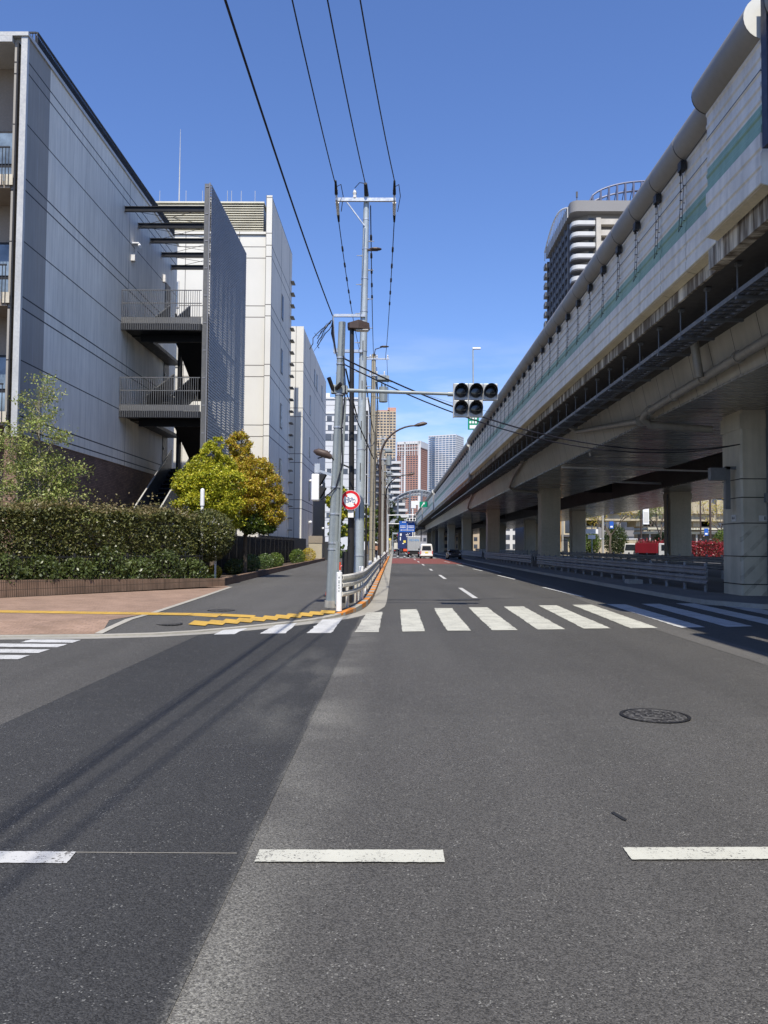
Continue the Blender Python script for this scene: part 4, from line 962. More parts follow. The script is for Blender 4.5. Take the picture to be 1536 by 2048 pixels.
# ---------------- utility pole with crossarm
def insul(m, x, y, z, s=1, mi=0):
    m.cyl((x, y, z), (x, y, z+.06*s), .05*s, .05*s, 8, mi=mi); m.cyl((x, y, z+.06*s), (x, y, z+.14*s), .035*s, .06*s, 8, mi=mi); m.cyl((x, y, z+.14*s), (x, y, z+.22*s), .05*s, .03*s, 8, mi=mi)
UP = thing('utility_pole', 'tall pale grey steel utility pole with a wide crossarm and step bolts', 'utility pole', (-1.05, 23.7, .15), 'utility poles along the kerb')
m = MB(); m.cyl((-1.05, 23.7, .1), (-.9, 23.7, 12.15), .155, .085, 18); part('pole', m, MT['galv'], UP, smooth=True)
def ux(z): return -1.05+.15*(z-.1)/12.05
m = MB()
for z in (1.3, 3.0, 4.45, 6.2, 7.4, 8.6, 9.6, 10.5, 11.4): r = .16-.075*z/12; m.cyl((ux(z), 23.7, z), (ux(z), 23.7, z+.04), r+.008, n=18)
part('band', m, MT['steel'], UP)
for i, z in enumerate(np.arange(2.4, 11, .44)):
    s = 1 if i % 2 else -1; m = MB(); m.cyl((ux(z), 23.7, z), (ux(z)+s*.26, 23.7, z), .012, n=6); m.cyl((ux(z)+s*.1, 23.7, z), (ux(z)+s*.14, 23.7, z), .025, n=6); part('step_bolt', m, MT['steel'], UP)
m = MB(); m.box(-1.82, 23.52, 11.92, -.02, 23.6, 12.02); m.beam((-1.5, 23.56, 11.92), (-.95, 23.62, 11.2), .04, .03); cr = part('crossarm', m, MT['steel'], UP)
m = MB(); m.box(-1.84, 23.54, 8.42, -.9, 23.62, 8.5); m.box(-1.84, 23.54, 7.35, -.95, 23.62, 7.43); m.cyl((-1.8, 23.56, 7.3), (-1.86, 23.5, 8.45), .025); part('side_arm', m, MT['steel'], UP)
for x in (-1.78, -.06):
    m = MB(); m.box(x-.03, 23.3, 11.85, x+.03, 23.7, 12.0); insul(m, x, 23.25, 12.0, .9); m.cyl((x, 23.7, 11.95), (x+.0, 24.1, 11.75), .055, .045, 8); m.cyl((x, 24.1, 11.75), (x, 24.4, 11.65), .045, .03, 8, mi=1); m.cyl((x, 23.25, 12.0), (x, 22.9, 12.25), .05, .03, 8, mi=1)
    m.tube([(x, 23.1, 12.15), (x+.13, 23.3, 12.32), (x+.18, 23.6, 12.1), (x+.1, 24.0, 11.8)], .012, 6, mi=1); part('insulator', m, [MT['whtm'], MT['black']], UP)
m = MB(); insul(m, -1.25, 23.55, 12.02, 1.1); m.cyl((-.9, 23.65, 12.15), (-.92, 23.3, 12.35), .07, .05, 8, mi=1); m.tube([(-.92, 23.3, 12.35), (-1.1, 23.4, 12.42), (-1.25, 23.5, 12.3)], .012, 6, mi=1); part('insulator', m, [MT['whtm'], MT['black']], UP)
m = MB(); m.box(-.86, 23.6, 10.45, -.55, 23.68, 10.5); m.ball((-.62, 23.64, 10.5), .2, .09, .05); part('lamp_head', m, MT['brownm'], UP)
m = MB()
for z, c in ((3.55, 0), (4.8, 1), (6.0, 0), (2.4, 1), (7.2, 0)): m.box(ux(z)-.012, 23.7-.157, z, ux(z)+.012, 23.53, z+.5)
part('strap', m, MT['black'], UP)
# bundle of slack cable on the side arm
m = MB()
random.seed(4)
for k in range(7):
    a = Vector((-1.88, 23.5, 8.3)); pts = [a+Vector((random.uniform(-.04, .04), 0, 0))]
    for q in range(6): pts.append(pts[-1]+Vector((-.09+random.gauss(0, .05), random.gauss(0, .03), -.12+.05*q*0+random.gauss(0, .06))))
    m.tube(pts, .014 if k < 4 else .006, 5)
for k in range(3): m.tube([(-1.86, 23.5, 8.4), (-1.9+.03*k, 23.5, 7.9), (-1.75, 23.5, 7.3), (-1.55, 23.4, 6.9-.2*k), (-1.5, 23.3, 6.3)], .016, 6)
solo('cable_bundle', m, MT['cable'], 'tangle of black cable hanging from the side arm of the pale utility pole', 'cables', (-1.9, 23.5, 7.6))
random.seed(8)
def pole2(x, y, h, mt, label, lamp=False, trans=False, r=.19, arms=2):
    t = thing('utility_pole', label, 'utility pole', (x, y, .15), 'utility poles along the kerb')
    m = MB(); m.cyl((x, y, .1), (x, y, h), r, r*.68, 14)
    for z in np.arange(1.4, h-1, 1.15): m.cyl((x, y, z), (x, y, z+.04), r+.012-r*.32*z/h, n=12)
    for i, z in enumerate(np.arange(3, h-1, .45)): s = 1 if i % 2 else -1; m.cyl((x, y, z), (x+s*.3, y, z), .012, n=5)
    part('pole', m, mt, t, smooth=True)
    for k in range(arms):
        z = h-.35-k*1.0; m = MB(); m.box(x-.9+.2*k, y-.16, z, x+.95-.2*k, y-.08, z+.09); a = part('crossarm', m, MT['steel'], t)
        for q in (-.8+.2*k, -.2, .2, .85-.2*k): m = MB(); insul(m, x+q, y-.12, z+.09, .9); part('insulator', m, MT['whtm'], a)
    if trans:
        for dx, z in ((.75, h-2.9),):
            m = MB(); m.cyl((x+dx-.15, y, z), (x+dx-.15, y, z+.9), .26, n=14); m.box(x+.1, y-.05, z+.2, x+dx, y+.05, z+.3); insul(m, x+dx-.25, y, z+.9); insul(m, x+dx-.05, y, z+.9); part('transformer', m, MT['pgrey'], t, smooth=True)
        m = MB(); m.box(x+.25, y-.3, h-1.6, x+.95, y+.1, h-1.35); m.box(x+.1, y-.12, h-1.7, x+1.1, y-.02, h-1.6); part('switch', m, MT['pgrey'], t)
    if lamp:
        m = MB(); m.tube([(x, y-.1, h-.2), (x+.1, y-.25, h+.25), (x+.6, y-.3, h+.4)], .03, 6); m.ball((x+.65, y-.3, h+.4), .28, .12, .06); part('lamp_head', m, MT['brownm'], t)
    m = MB()
    for q in range(5):
        a = random.uniform(0, 6); pts = [(x+r*cos(a)*1.1, y+r*sin(a)*1.1, h-.6-.2*q), (x+r*cos(a)*1.6, y+r*sin(a)*1.4, h-2-.4*q), (x+r*cos(a)*1.1, y+r*sin(a)*1.1, h-4-.6*q), (x+r*cos(a)*1.05, y+r*sin(a)*1.05, 4)]
        m.tube(pts, .02, 5)
    part('riser_cable', m, MT['black'], t)
    return t
pole2(-1.3, 48, 13.2, MT['cpole'], 'brownish concrete utility pole with a small switch box and LED lamp on top', True, True, .19)
pole2(-1.15, 78, 12.4, MT['cpole2'], 'third utility pole from the crossing, with a transformer and crossarms', False, True, .18, 3)
pole2(-1.2, 104, 12.6, MT['cpole'], 'fourth utility pole from the crossing, before the blue sign', True, True, .18, 4)
pole2(-1.1, 132, 12.5, MT['cpole2'], 'fifth utility pole, just past the blue sign gantry', True, False, .18, 3)
pole2(-1.1, 165, 12.5, MT['cpole2'], 'farthest utility pole in the row', False, True, .18, 2)
m = MB(); m.cyl((-1.62, 46.5, .1), (-1.62, 46.5, 9.5), .06, n=10); solo('dark_post', m, MT['black'], 'slim black post just left of the brownish utility pole', 'post', smooth=True)
m = MB(); m.cyl((-.85, 60, .1), (-.85, 60, 7.2), .07, n=10); m.cyl((-.85, 60, 5.5), (-.85, 60, 5.6), .1, n=10); solo('thin_post', m, MT['cpole2'], 'slim pale post behind the brownish utility pole', 'post', smooth=True)
m = MB(); m.cyl((-1.0, 88, .1), (-1.0, 88, 7.0), .06, n=10); solo('thin_post', m, MT['brownm'], 'slim brown post between the third and fourth utility poles', 'post', smooth=True)
m = MB(); m.cyl((-1.12, 24.9, .1), (-1.12, 24.9, 5.1), .075, n=12); m.box(-1.28, 24.84, 3.2, -1.1, 24.9, 3.26); solo('dark_post', m, MT['navy'], 'short dark navy post hidden behind the pale utility pole', 'post', (-1.12, 24.9, .1), smooth=True)
# ---------------- black street lamp at the corner
SL = thing('street_lamp', 'black street lamp with a flat boxy head beside the traffic signal pole', 'street lamp', (-1.15, 20.55, .15), 'street lamps along the kerb')
m = MB(); m.cyl((-1.15, 20.55, .1), (-1.1, 20.55, 1.6), .095, n=12); m.cyl((-1.1, 20.55, 1.6), (-1.1, 20.55, 3), .085, n=12); m.cyl((-1.1, 20.55, 3), (-1.13, 20.55, 7.3), .072, .055, 12); m.box(-1.32, 20.5, .15, -1.2, 20.64, 1.45); part('post', m, MT['black'], SL, smooth=True)
m = MB(); m.add([(-1.24, 20.42, 7.22), (-1.24, 20.68, 7.22), (-.95, 20.72, 7.2), (-.66, 20.6, 7.2), (-.66, 20.5, 7.2), (-.95, 20.38, 7.2), (-1.24, 20.42, 7.36), (-1.24, 20.68, 7.36), (-.95, 20.72, 7.44), (-.68, 20.6, 7.38), (-.68, 20.5, 7.38), (-.95, 20.38, 7.44)],
  [(0, 1, 2, 3, 4, 5), (11, 10, 9, 8, 7, 6), (0, 6, 7, 1), (1, 7, 8, 2), (2, 8, 9, 3), (3, 9, 10, 4), (4, 10, 11, 5), (5, 11, 6, 0)]); part('lamp_head', m, MT['brownm'], SL, bevel=.015)
m = MB(); m.box(-1.02, 20.44, 7.18, -.7, 20.66, 7.197); part('diffuser', m, MT['sgrey'], SL)
def arm_lamp(x, y, reach, zt, label, r=.075):
    t = thing('street_lamp', label, 'street lamp', (x, y, .15), 'street lamps along the kerb')
    m = MB(); pts = [(x, y, .1), (x, y, 4), (x, y, zt-2.1)]
    for k in range(1, 11):
        a = k/10*pi/2; pts.append((x+reach*.8*(1-cos(a)), y, zt-2.1+2.0*sin(a)))
    m.tube(pts, [r, r, r*.8]+[r*.7-.02*k/10 for k in range(10)], 10); part('post', m, MT['brownm'], t, smooth=True)
    m = MB(); m.tube([(x+reach*.76, y, zt-.11), (x+reach*.85, y, zt-.06), (x+reach*.97, y, zt+.02), (x+reach*1.05, y, zt+.03)], [.05, .11, .12, .04], 8); part('lamp_head', m, MT['brownm'], t, smooth=True)
    return t
arm_lamp(-.83, 46.5, 2.6, 8.75, 'nearest brown street lamp with a long curved arm over the road', .09)
arm_lamp(-.83, 80, 2.75, 8.85, 'second brown street lamp with a curved arm, farther down the road', .09)
arm_lamp(-.8, 120, 2.7, 8.8, 'third brown curved street lamp near the blue sign', .09)
# ---------------- traffic signal
TS = thing('traffic_signal', 'grey signal pole with a long arm carrying a five-lens traffic light over the road', 'traffic light', (-1.48, 19.3, .15))
m = MB(); m.cyl((-1.5, 19.3, .1), (-1.3, 19.3, 7.05), .135, .085, 18); part('pole', m, MT['pgrey'], TS, smooth=True)
m = MB(); m.cyl((-1.5, 19.3, .1), (-1.495, 19.3, .28), .16, n=18); part('base', m, MT['kerb'], TS)
for z in (.9+.6, 1.05+.6, 3.0, 4.45, 5.25, 5.45, 6.0, 6.15, 2.35): m = MB(); m.cyl((-1.5+.029*z, 19.3, z), (-1.5+.029*z, 19.3, z+.035), .15-.007*z, n=16); part('band', m, MT['steel'], TS)
for z in np.arange(3.4, 6.6, .3): m = MB(); m.cyl((-1.5+.029*z, 19.3, z), (-1.62+.029*z, 19.3, z), .01, n=5); part('step_bolt', m, MT['steel'], TS)
m = MB(); m.cyl((-1.36, 19.25, .3), (-1.2, 19.25, 5.2), .028, n=8); m.cyl((-1.37, 19.2, .2), (-1.37, 19.2, 1.7), .04, n=8); part('conduit', m, MT['pgrey'], TS)
m = MB(); m.box(-1.55, 19.2, 5.3, -1.15, 19.4, 5.48); m.cyl((-1.3, 19.3, 5.38), (1.4, 19.3, 5.30), .05, .038, 12); m.cyl((1.28, 19.3, 5.3), (1.42, 19.3, 5.3), .06, n=10); m.cyl((-1.5, 19.3, 5.5), (-1.2, 19.3, 5.38), .03); ar = part('arm', m, MT['pgrey'], TS, smooth=True)
MT['sigh'] = mat('signal_housing', (.42, .43, .43), .45, .2)
MT['lens'] = mat('dark_lens', (.012, .014, .016), .12, 0, .1, spec=.7)
for i, (cx_, cz) in enumerate([(1.6, 5.345), (1.955, 5.345), (2.31, 5.345), (1.6, 4.935), (1.955, 4.935)]):
    m = MB(); m.box(cx_-.175, 19.22, cz-.2, cx_+.175, 19.36, cz+.2); hs = part('signal_head', m, MT['sigh'], TS, bevel=.012)
    m = MB(); m.cyl((cx_, 19.215, cz), (cx_, 19.2, cz), .15, n=28); m.ball((cx_, 19.205, cz), .145, .03, .145, 20, 8); part('lens', m, MT['lens'], hs, smooth=True)
    m = MB(); k = 22
    for q in range(k):
        a, b = -.25*pi+1.5*pi*q/k, -.25*pi+1.5*pi*(q+1)/k
        def pt(t, y, rr): return (cx_+rr*cos(t), y, cz+rr*sin(t))
        la = .05+.14*max(0, sin((a+b)/2)+.3); 
        m.add([pt(a, 19.215, .155), pt(b, 19.215, .155), pt(b, 19.215-la, .16), pt(a, 19.215-la, .16), pt(a, 19.215, .165), pt(b, 19.215, .165), pt(b, 19.215-la, .168), pt(a, 19.215-la, .168)], [(0, 1, 2, 3), (7, 6, 5, 4), (2, 6, 7, 3)])
    part('visor', m, MT['black'], hs)
m = MB(); m.box(1.41, 19.24, 4.72, 1.43, 19.34, 5.55); part('bracket', m, MT['sigh'], TS)
PS = thing('pedestrian_signal', 'white pedestrian signal box mounted sideways on the signal pole', 'traffic light', (-1.85, 19.3, 2.7))
m = MB(); m.beam((-1.42, 19.3, 3.28), (-1.85, 19.3, 3.42), .05, .06); m.box(-1.93, 19.25, 3.36, -1.8, 19.38, 3.58); part('bracket', m, MT['steel'], PS)
m = MB(); m.box(-1.99, 19.1, 2.68, -1.8, 19.45, 3.32); b = part('housing', m, MT['wht'], PS, bevel=.03)
for z0, mt in ((2.72, MT['green']), (3.04, MT['lens'])):
    m = MB(); m.box(-1.8, 19.14, z0, -1.79, 19.41, z0+.25); l = part('lens', m, mt, b)
    m = MB(); m.add([(-1.8, 19.12, z0+.28), (-1.8, 19.43, z0+.28), (-1.64, 19.43, z0+.27), (-1.64, 19.12, z0+.27), (-1.8, 19.12, z0), (-1.8, 19.43, z0)], [(0, 1, 2, 3), (0, 3, 4), (1, 5, 2)]); part('visor', m, MT['black'], l)
CL = thing('pole_lamp', 'brown oval lamp leaning out from the left of the signal pole', 'lamp', (-1.7, 19.3, 3.7))
m = MB(); m.tube([(-1.95, 19.2, 3.88), (-1.85, 19.2, 3.86), (-1.65, 19.2, 3.8), (-1.52, 19.2, 3.72)], [.03, .09, .1, .05], 10); part('lamp_head', m, MT['brownm'], CL, smooth=True)
m = MB(); m.tube([(-1.52, 19.2, 3.72), (-1.4, 19.25, 3.62), (-1.1, 19.3, 3.5)], .02, 6); m.tube([(-1.85, 19.2, 3.7), (-1.7, 19.2, 3.75), (-1.55, 19.25, 3.88)], .015, 6); part('arm', m, MT['black'], CL)
m = MB(); m.beam((-1.47, 19.25, 5.3), (-1.6, 19.1, 5.65), .07, .07); m.cyl((-1.42, 19.2, 5.4), (-1.3, 19.1, 5.5), .05); solo('detector', m, MT['black'], 'small black sensor clamped to the signal pole at the height of the arm', 'sensor', (-1.5, 19.2, 5.3))
# two heavy black cables slung over the road to the flyover
for k, (dz, dr) in enumerate(((0, .95), (-.14, 1.02))):
    m = MB(); m.tube(sag((-1.33, 19.3, 6.2+dz), (11.25, 26.0, 5.0), dr, 24), .019 if k == 0 else .016, 6)
    solo('slung_cable', m, MT['cable'], ['upper thick black cable slung across the road from the signal pole to the pier', 'lower thick black cable slung across the road from the signal pole to the pier'][k], 'cable', (0, 20, 5), group='cables slung across the road')
m = MB(); m.tube([(-1.25, 19.2, 6.2), (-1.2, 19.2, 5.4), (-1.28, 19.2, 4.4), (-1.25, 19.2, 3.6), (-1.4, 19.15, 3.0), (-1.55, 19.15, 2.85)], .018, 6)
m.tube([(-1.55, 19.15, 2.85), (-1.75, 19.15, 2.7), (-1.85, 19.2, 2.9), (-1.75, 19.2, 3.15)], .015, 6)
m.tube([(-1.2, 19.2, 5.35), (-.9, 19.3, 4.6), (-.55, 21, 3.9)], .014, 6)
solo('hanging_cable', m, MT['cable'], 'black cable looping down the right side of the signal pole', 'cable', (-1.3, 19.2, 2.8))
# ---------------- no bicycles sign
SG = thing('road_sign', 'round red and white no-cycling sign strapped to the street lamp', 'road sign', (-1.11, 20.2, 2.3))
cx_, cz, yy = -1.105, 2.76, 20.25
def disc(m, r, y, r0=0, n=40, mi=0):
    for k in range(n):
        a, b = 2*pi*k/n, 2*pi*(k+1)/n
        if r0: m.add([(cx_+r0*cos(a), y, cz+r0*sin(a)), (cx_+r0*cos(b), y, cz+r0*sin(b)), (cx_+r*cos(b), y, cz+r*sin(b)), (cx_+r*cos(a), y, cz+r*sin(a))], [(0, 1, 2, 3)], mi)
        else: m.add([(cx_, y, cz), (cx_+r*cos(b), y, cz+r*sin(b)), (cx_+r*cos(a), y, cz+r*sin(a))], [(0, 1, 2)], mi)
m = MB(); m.cyl((cx_, yy, cz), (cx_, yy+.02, cz), .25, n=40); p_ = part('plate', m, MT['wht'], SG)
m = MB(); disc(m, .242, yy-.003, .178)
u = Vector((cos(radians(135)), 0, sin(radians(135)))); w = Vector((u.z, 0, -u.x))
for s0, s1 in ((.122, .178), (-.178, -.122)):
    c0 = Vector((cx_, yy-.003, cz))
    m.add([c0+u*s0+w*.022, c0+u*s1+w*.022, c0+u*s1-w*.022, c0+u*s0-w*.022], [(0, 1, 2, 3)])
part('red_ring', m, MT['redp'], p_)
m = MB(); bl = mat('mid_blue_paint', (.06, .12, .36), .5)
def seg(a, b, t=.006): m.beam((cx_+a[0], yy-.006, cz+a[1]), (cx_+b[0], yy-.006, cz+b[1]), .004, t)
def ring(c, r, t=.006, n=18):
    for k in range(n): a, b = 2*pi*k/n, 2*pi*(k+1)/n; seg((c[0]+r*cos(a), c[1]+r*sin(a)), (c[0]+r*cos(b), c[1]+r*sin(b)), t)
ring((-.08, -.02), .042); ring((.08, -.02), .042); seg((-.08, -.02), (-.05, .04)); seg((-.05, .04), (.045, .04)); seg((.045, .04), (0, -.025)); seg((0, -.025), (-.05, .04)); seg((-.08, -.02), (0, -.025)); seg((.08, -.02), (.04, .06)); seg((.04, .06), (.02, .07)); seg((-.05, .04), (-.06, .065)); seg((-.085, .065), (-.035, .065), .013); seg((0, -.045), (0, -.01), .01); ring((0, -.025), .014, .006, 8)
part('bicycle_symbol', m, bl, p_)
m = MB(); m.box(-1.17, 20.3, 2.32, -1.03, 20.44, 2.5); part('bracket', m, MT['wht'], SG)
# ---------------- overhead lines
for i, (x0, x15, z15, x_1) in enumerate([(-1.8, -2.04, 12.12, -2.02), (-.92, -1.36, 12.13, -1.6), (-.05, -.73, 12.14, -1.35)]):
    pts = []
    p23 = Vector((x0, 22.9, 12.2)); p15 = Vector((x15, 15, z15-.62)); 
    p15 = Vector((x15*(z15-.62-1.6)/(z15-1.6), 15*(z15-.62-1.6)/(z15-1.6), z15-.62))
    far = Vector(((-2.2, -2.15, -1.95)[i], -14, 12.6))
    L1 = []
    for k in range(16):
        t = k/15; q = p23*(2*(t-.5)*(t-1))+p15*(4*t*(1-t))+far*(2*t*(t-.5)); L1.append(q)
    # quadratic through three points with the middle knot at its own share of the span
    ts = (p23.y-p15.y)/(p23.y-far.y); L1 = []
    for k in range(25):
        t = k/24; l0 = (t-ts)*(t-1)/(ts); l1 = t*(t-1)/(ts*(ts-1)); l2 = t*(t-ts)/(1-ts); L1.append(p23*l0+p15*l1+far*l2)
    m = MB(); m.tube(L1, .0165, 6)
    solo('power_line', m, MT['cable'], ['left-hand high power line running overhead from the crossarm', 'middle high power line running overhead from the pole top', 'right-hand high power line running overhead from the crossarm'][i], 'power line', (x0, 10, 12), group='overhead power lines')
p23 = Vector((-1.88, 23.5, 8.45)); p = Vector((-2.75, 13.2, 10.3)); far = Vector((-2.15, -14, 8.9)); m = MB(); ts = (p23.y-p.y)/(p23.y-far.y); L1 = []
p = Vector((-3.34*.6, 15*.6, 1.6+(12.13-1.6)*.6))
ts = (p23.y-p.y)/(p23.y-far.y)
for k in range(25):
    t = k/24; L1.append(p23*((t-ts)*(t-1)/ts)+p*(t*(t-1)/(ts*(ts-1)))+far*(t*(t-ts)/(1-ts)))
m.tube(L1, .018, 6); solo('telephone_cable', m, MT['cable'], 'thick black cable crossing the sky at the far left of the lines', 'cable', (-2.5, 10, 9))
def line(name, label, a, b, d, r=.013, knots=0, cat='power line', grp='lines between the utility poles'):
    P = sag(a, b, d, 16); m = MB(); m.tube(P, r, 5)
    for k in range(knots): c = P[1+k]; c2 = P[2+k]; e = c.lerp(c2, .5); m.cyl(e-(c2-c)*.12, e+(c2-c)*.12, r*2.4, n=6)
    solo(name, m, MT['cable'], label, cat, tuple(Vector(a)), group=grp)
line('power_line', 'line with sleeves dropping from the left insulator to the second pole', (-1.78, 24.3, 11.65), (-2.0, 47.9, 12.9), .55, .015, 5)
line('power_line', 'sleeved line dropping from the middle of the pole top to the second pole', (-.78, 23.8, 11.9), (-1.3, 47.9, 12.9), .6, .017, 5)
line('power_line', 'line with sleeves dropping from the right insulator to the second pole', (-.06, 24.3, 11.65), (-.6, 47.9, 12.9), .6, .015, 5)
ys = [48, 78, 104, 132, 165]; xs = [-1.3, -1.15, -1.2, -1.1, -1.1]; hs_ = [12.9, 12.1, 12.3, 12.2, 12.2]
nm = ['second', 'third', 'fourth', 'fifth', 'last']
for k in range(4):
    for q, s in ((-.7, 'left'), (0, 'middle'), (.8, 'right')):
        line('power_line', '%s line between the %s and the %s utility pole' % (s, nm[k], nm[k+1]), (xs[k]+q, ys[k], hs_[k]), (xs[k+1]+q, ys[k+1], hs_[k+1]), .5, .014)
    for q, z in ((-.25, 8.4), (.3, 7.9), (.2, 7.2)):
        line('telephone_cable', 'black communication cable %s between the %s and %s pole' % ({8.4: 'uppermost', 7.9: 'in the middle', 7.2: 'lowest'}[z], nm[k], nm[k+1]), (xs[k]+q, ys[k], z), (xs[k+1]+q, ys[k+1], z), .5, .025, cat='cable', grp='communication cables between the poles')
line('telephone_cable', 'black cable from the pale utility pole to the brownish one', (-.95, 23.7, 7.3), (-1.2, 48, 8.4), .5, .022, cat='cable', grp='communication cables between the poles')
line('telephone_cable', 'black cable from the signal pole to the brownish utility pole', (-1.2, 19.3, 5.9), (-1.2, 48, 7.9), .9, .022, cat='cable', grp='communication cables between the poles')
line('service_wire', 'thin wire crossing from the second pole over the road', (-1.0, 48, 11.9), (7, 52, 10.3), .3, .01, cat='wire', grp='wires over the road')
# ---------------- white guard rail along the kerb
GR = thing('guard_rail', 'white guard rail with a curved end along the kerb', 'guard rail', (-.9, 22, .15))
path = [(-1.24, 18.5), (-1.12, 19.0), (-1.02, 19.6), (-.94, 20.7), (-.88, 21.9), (-.86, 24), (-.86, 30), (-.86, 40), (-.86, 60), (-.86, 112)]
def rail_along(m, prof):
    vs = []; n_ = len(prof)
    for i, p in enumerate(path):
        a = Vector(path[max(i-1, 0)]); b = Vector(path[min(i+1, len(path)-1)]); t = (b-a).normalized(); nn = Vector((t.y, -t.x))
        vs += [(p[0]+nn.x*d, p[1]+nn.y*d, z) for d, z in prof]
    fs = [(i*n_+k, i*n_+(k+1) % n_, (i+1)*n_+(k+1) % n_, (i+1)*n_+k) for i in range(len(path)-1) for k in range(n_)]
    fs += [tuple(range(n_)), tuple((len(path)-1)*n_+k for k in range(n_))]
    m.add(vs, fs)
m = MB(); rail_along(m, [(.04, .63), (.09, .66), (.09, .72), (.045, .76), (.045, .8), (.09, .84), (.09, .9), (.04, .93), (.028, .93), (.075, .9), (.075, .84), (.03, .8), (.03, .76), (.075, .72), (.075, .66), (.028, .63)]); part('rail', m, MT['rail'], GR, smooth=True)
m = MB(); rail_along(m, [(.04, .42), (.085, .46), (.085, .5), (.04, .54), (.025, .54), (.025, .42)]); part('rail', m, MT['rail'], GR, smooth=True)
pm = None
for (x, y) in [(-1.25, 18.45), (-.885, 21.9)]+[(-.88, 30+8*k) for k in range(10)]:
    h = .98 if y < 19 else 1.03; 
    m = MB(); m.cyl((x, y, .1), (x, y, h), .068, n=16); m.ball((x, y, h), .068, .068, .02, 16, 4); o = part('end_post', m, MT['wht'], GR, smooth=True)
m = MB()
for z in (.55, .62, .68, .74, .78, .86): m.box(-1.265, 18.375, z, -1.235, 18.38, z+.03)
part('lettering', m, MT['pgrey'], o)
for (x, y) in [(-1.1, 19.35), (-.96, 20.6), (-.9, 21.4)]+[(-.88, 23.5+2*k) for k in range(44)]:
    m = MB(); m.cyl((x-.01, y, .1), (x-.01, y, .9), .045, n=10); part('post', m, MT['rail'], GR, smooth=True)
# ---------------- cones, barricade, post cone
def cone(x, y, label, z=.15, s=1., stripe=True):
    t = thing('traffic_cone', label, 'traffic cone', (x, y, z), 'traffic cones by the kerb')
    m = MB(); m.box(x-.19*s, y-.19*s, z, x+.19*s, y+.19*s, z+.035); part('base', m, MT['black'], t)
    m = MB(); m.cyl((x, y, z+.035), (x, y, z+.7*s), .14*s, .025, 16); c = part('cone', m, MT['redc'], t, smooth=True)
    if stripe:
        m = MB(); m.cyl((x, y, z+.3*s), (x, y, z+.45*s), .098*s, .073*s, 16, caps=False); part('band', m, MT['wht'], c)
cone(-1.84, 23.0, 'dark red cone behind the signal pole on its black base', stripe=False, s=.8)
cone(-1.02, 25.2, 'orange-red cone at the foot of the pale utility pole', stripe=False)
cone(-1.45, 32.5, 'orange cone with a white band beyond the utility pole')
cone(-1.0, 39, 'small orange cone farther along behind the guard rail', s=.9)
BR = thing('barricade', 'red and white striped bar between two small posts behind the street lamp', 'barricade', (-1.9, 29.5, .15))
for x in (-1.98, -1.62):
    m = MB(); m.cyl((x, 29.5, .15), (x, 29.5, 1.0), .04, n=10); m.box(x-.12, 29.4, .15, x+.12, 29.6, .2); p_ = part('post', m, MT['redc'], BR)
    m = MB(); m.cyl((x, 29.5, .55), (x, 29.5, .7), .044, n=10); part('band', m, MT['wht'], p_)
m = MB(); m.cyl((-2.0, 29.5, .85), (-1.6, 29.5, .85), .028, n=8); b = part('bar', m, MT['wht'], BR)
for x in (-1.93, -1.77): m = MB(); m.cyl((x, 29.5, .85), (x+.08, 29.5, .85), .0295, n=8); part('stripe', m, MT['redp'], b)
m = MB(); m.add([(-.95, 24.3, .16), (-.8, 24.1, .16), (-.78, 24.5, .17), (-1.0, 24.6, .17), (-.9, 24.3, .3), (-.85, 24.45, .32)], [(0, 1, 4), (1, 2, 5, 4), (2, 3, 5), (3, 0, 4, 5), (0, 3, 2, 1)]); solo('plastic_bag', m, MT['wht'], 'crumpled white bag at the foot of the guard rail', 'bag')
# ---------------- person
def person(x, y, z, label, rz=0, s=1.):
    t = thing('person', label, 'person', (x, y, z))
    J = [(0,0,.95),(0,0,1.15),(0,0,1.38),(0,0,1.5),(0,.01,1.62),(.1,0,.9),(.11,-.03,.5),(.11,.02,.08),(.11,-.12,.03),(-.1,0,.9),(-.11,.03,.5),(-.12,.1,.08),(-.12,-.04,.03),(.19,0,1.38),(.25,.02,1.1),(.24,-.08,.86),(.24,-.11,.77),(-.19,0,1.38),(-.25,.02,1.1),(-.22,-.12,.88),(-.22,-.15,.8)]
    E_ = [(0,1),(1,2),(2,3),(3,4),(0,5),(5,6),(6,7),(7,8),(0,9),(9,10),(10,11),(11,12),(2,13),(13,14),(14,15),(15,16),(2,17),(17,18),(18,19),(19,20)]
    R_ = [.15,.13,.15,.06,.1,.095,.065,.045,.04,.095,.065,.045,.04,.07,.045,.035,.03,.07,.045,.035,.03]
    me = bpy.data.meshes.new('body'); me.from_pydata([Vector(j)*s for j in J], E_, []); o = bpy.data.objects.new('body', me); COL.objects.link(o); o.parent = t
    md = o.modifiers.new('skin', 'SKIN'); sv = me.skin_vertices[0].data
    for i, r in enumerate(R_): sv[i].radius = (r*s, r*.8*s); 
    sv[0].use_root = True
    o.modifiers.new('sub', 'SUBSURF').levels = 1; o.modifiers['sub'].render_levels = 2
    me.materials.append(mat('navy_clothes', (.02, .022, .04), .8)); t.rotation_euler = (0, 0, rz)
    bx = Vector((x, y, z))
    m = MB(); m.ball((x, y, z+1.6*s), .095*s, .11*s, .13*s, 12, 8); part('head', m, mat('skin', (.45, .28, .2), .6), t, smooth=True)
    m = MB(); m.ball((x, y+.01, z+1.68*s), .11*s, .125*s, .09*s, 12, 6); m.box(x-.08*s, y-.2*s, z+1.64*s, x+.08*s, y-.09*s, z+1.66*s); part('cap', m, MT['wht'], t, smooth=True)
    m = MB(); m.cyl((x, y, z+1.12*s), (x, y, z+1.43*s), .185*s, .2*s, 14, caps=False); part('vest', m, mat('orange_white_vest', (.6, .32, .2), .7), t, smooth=True)
    return t
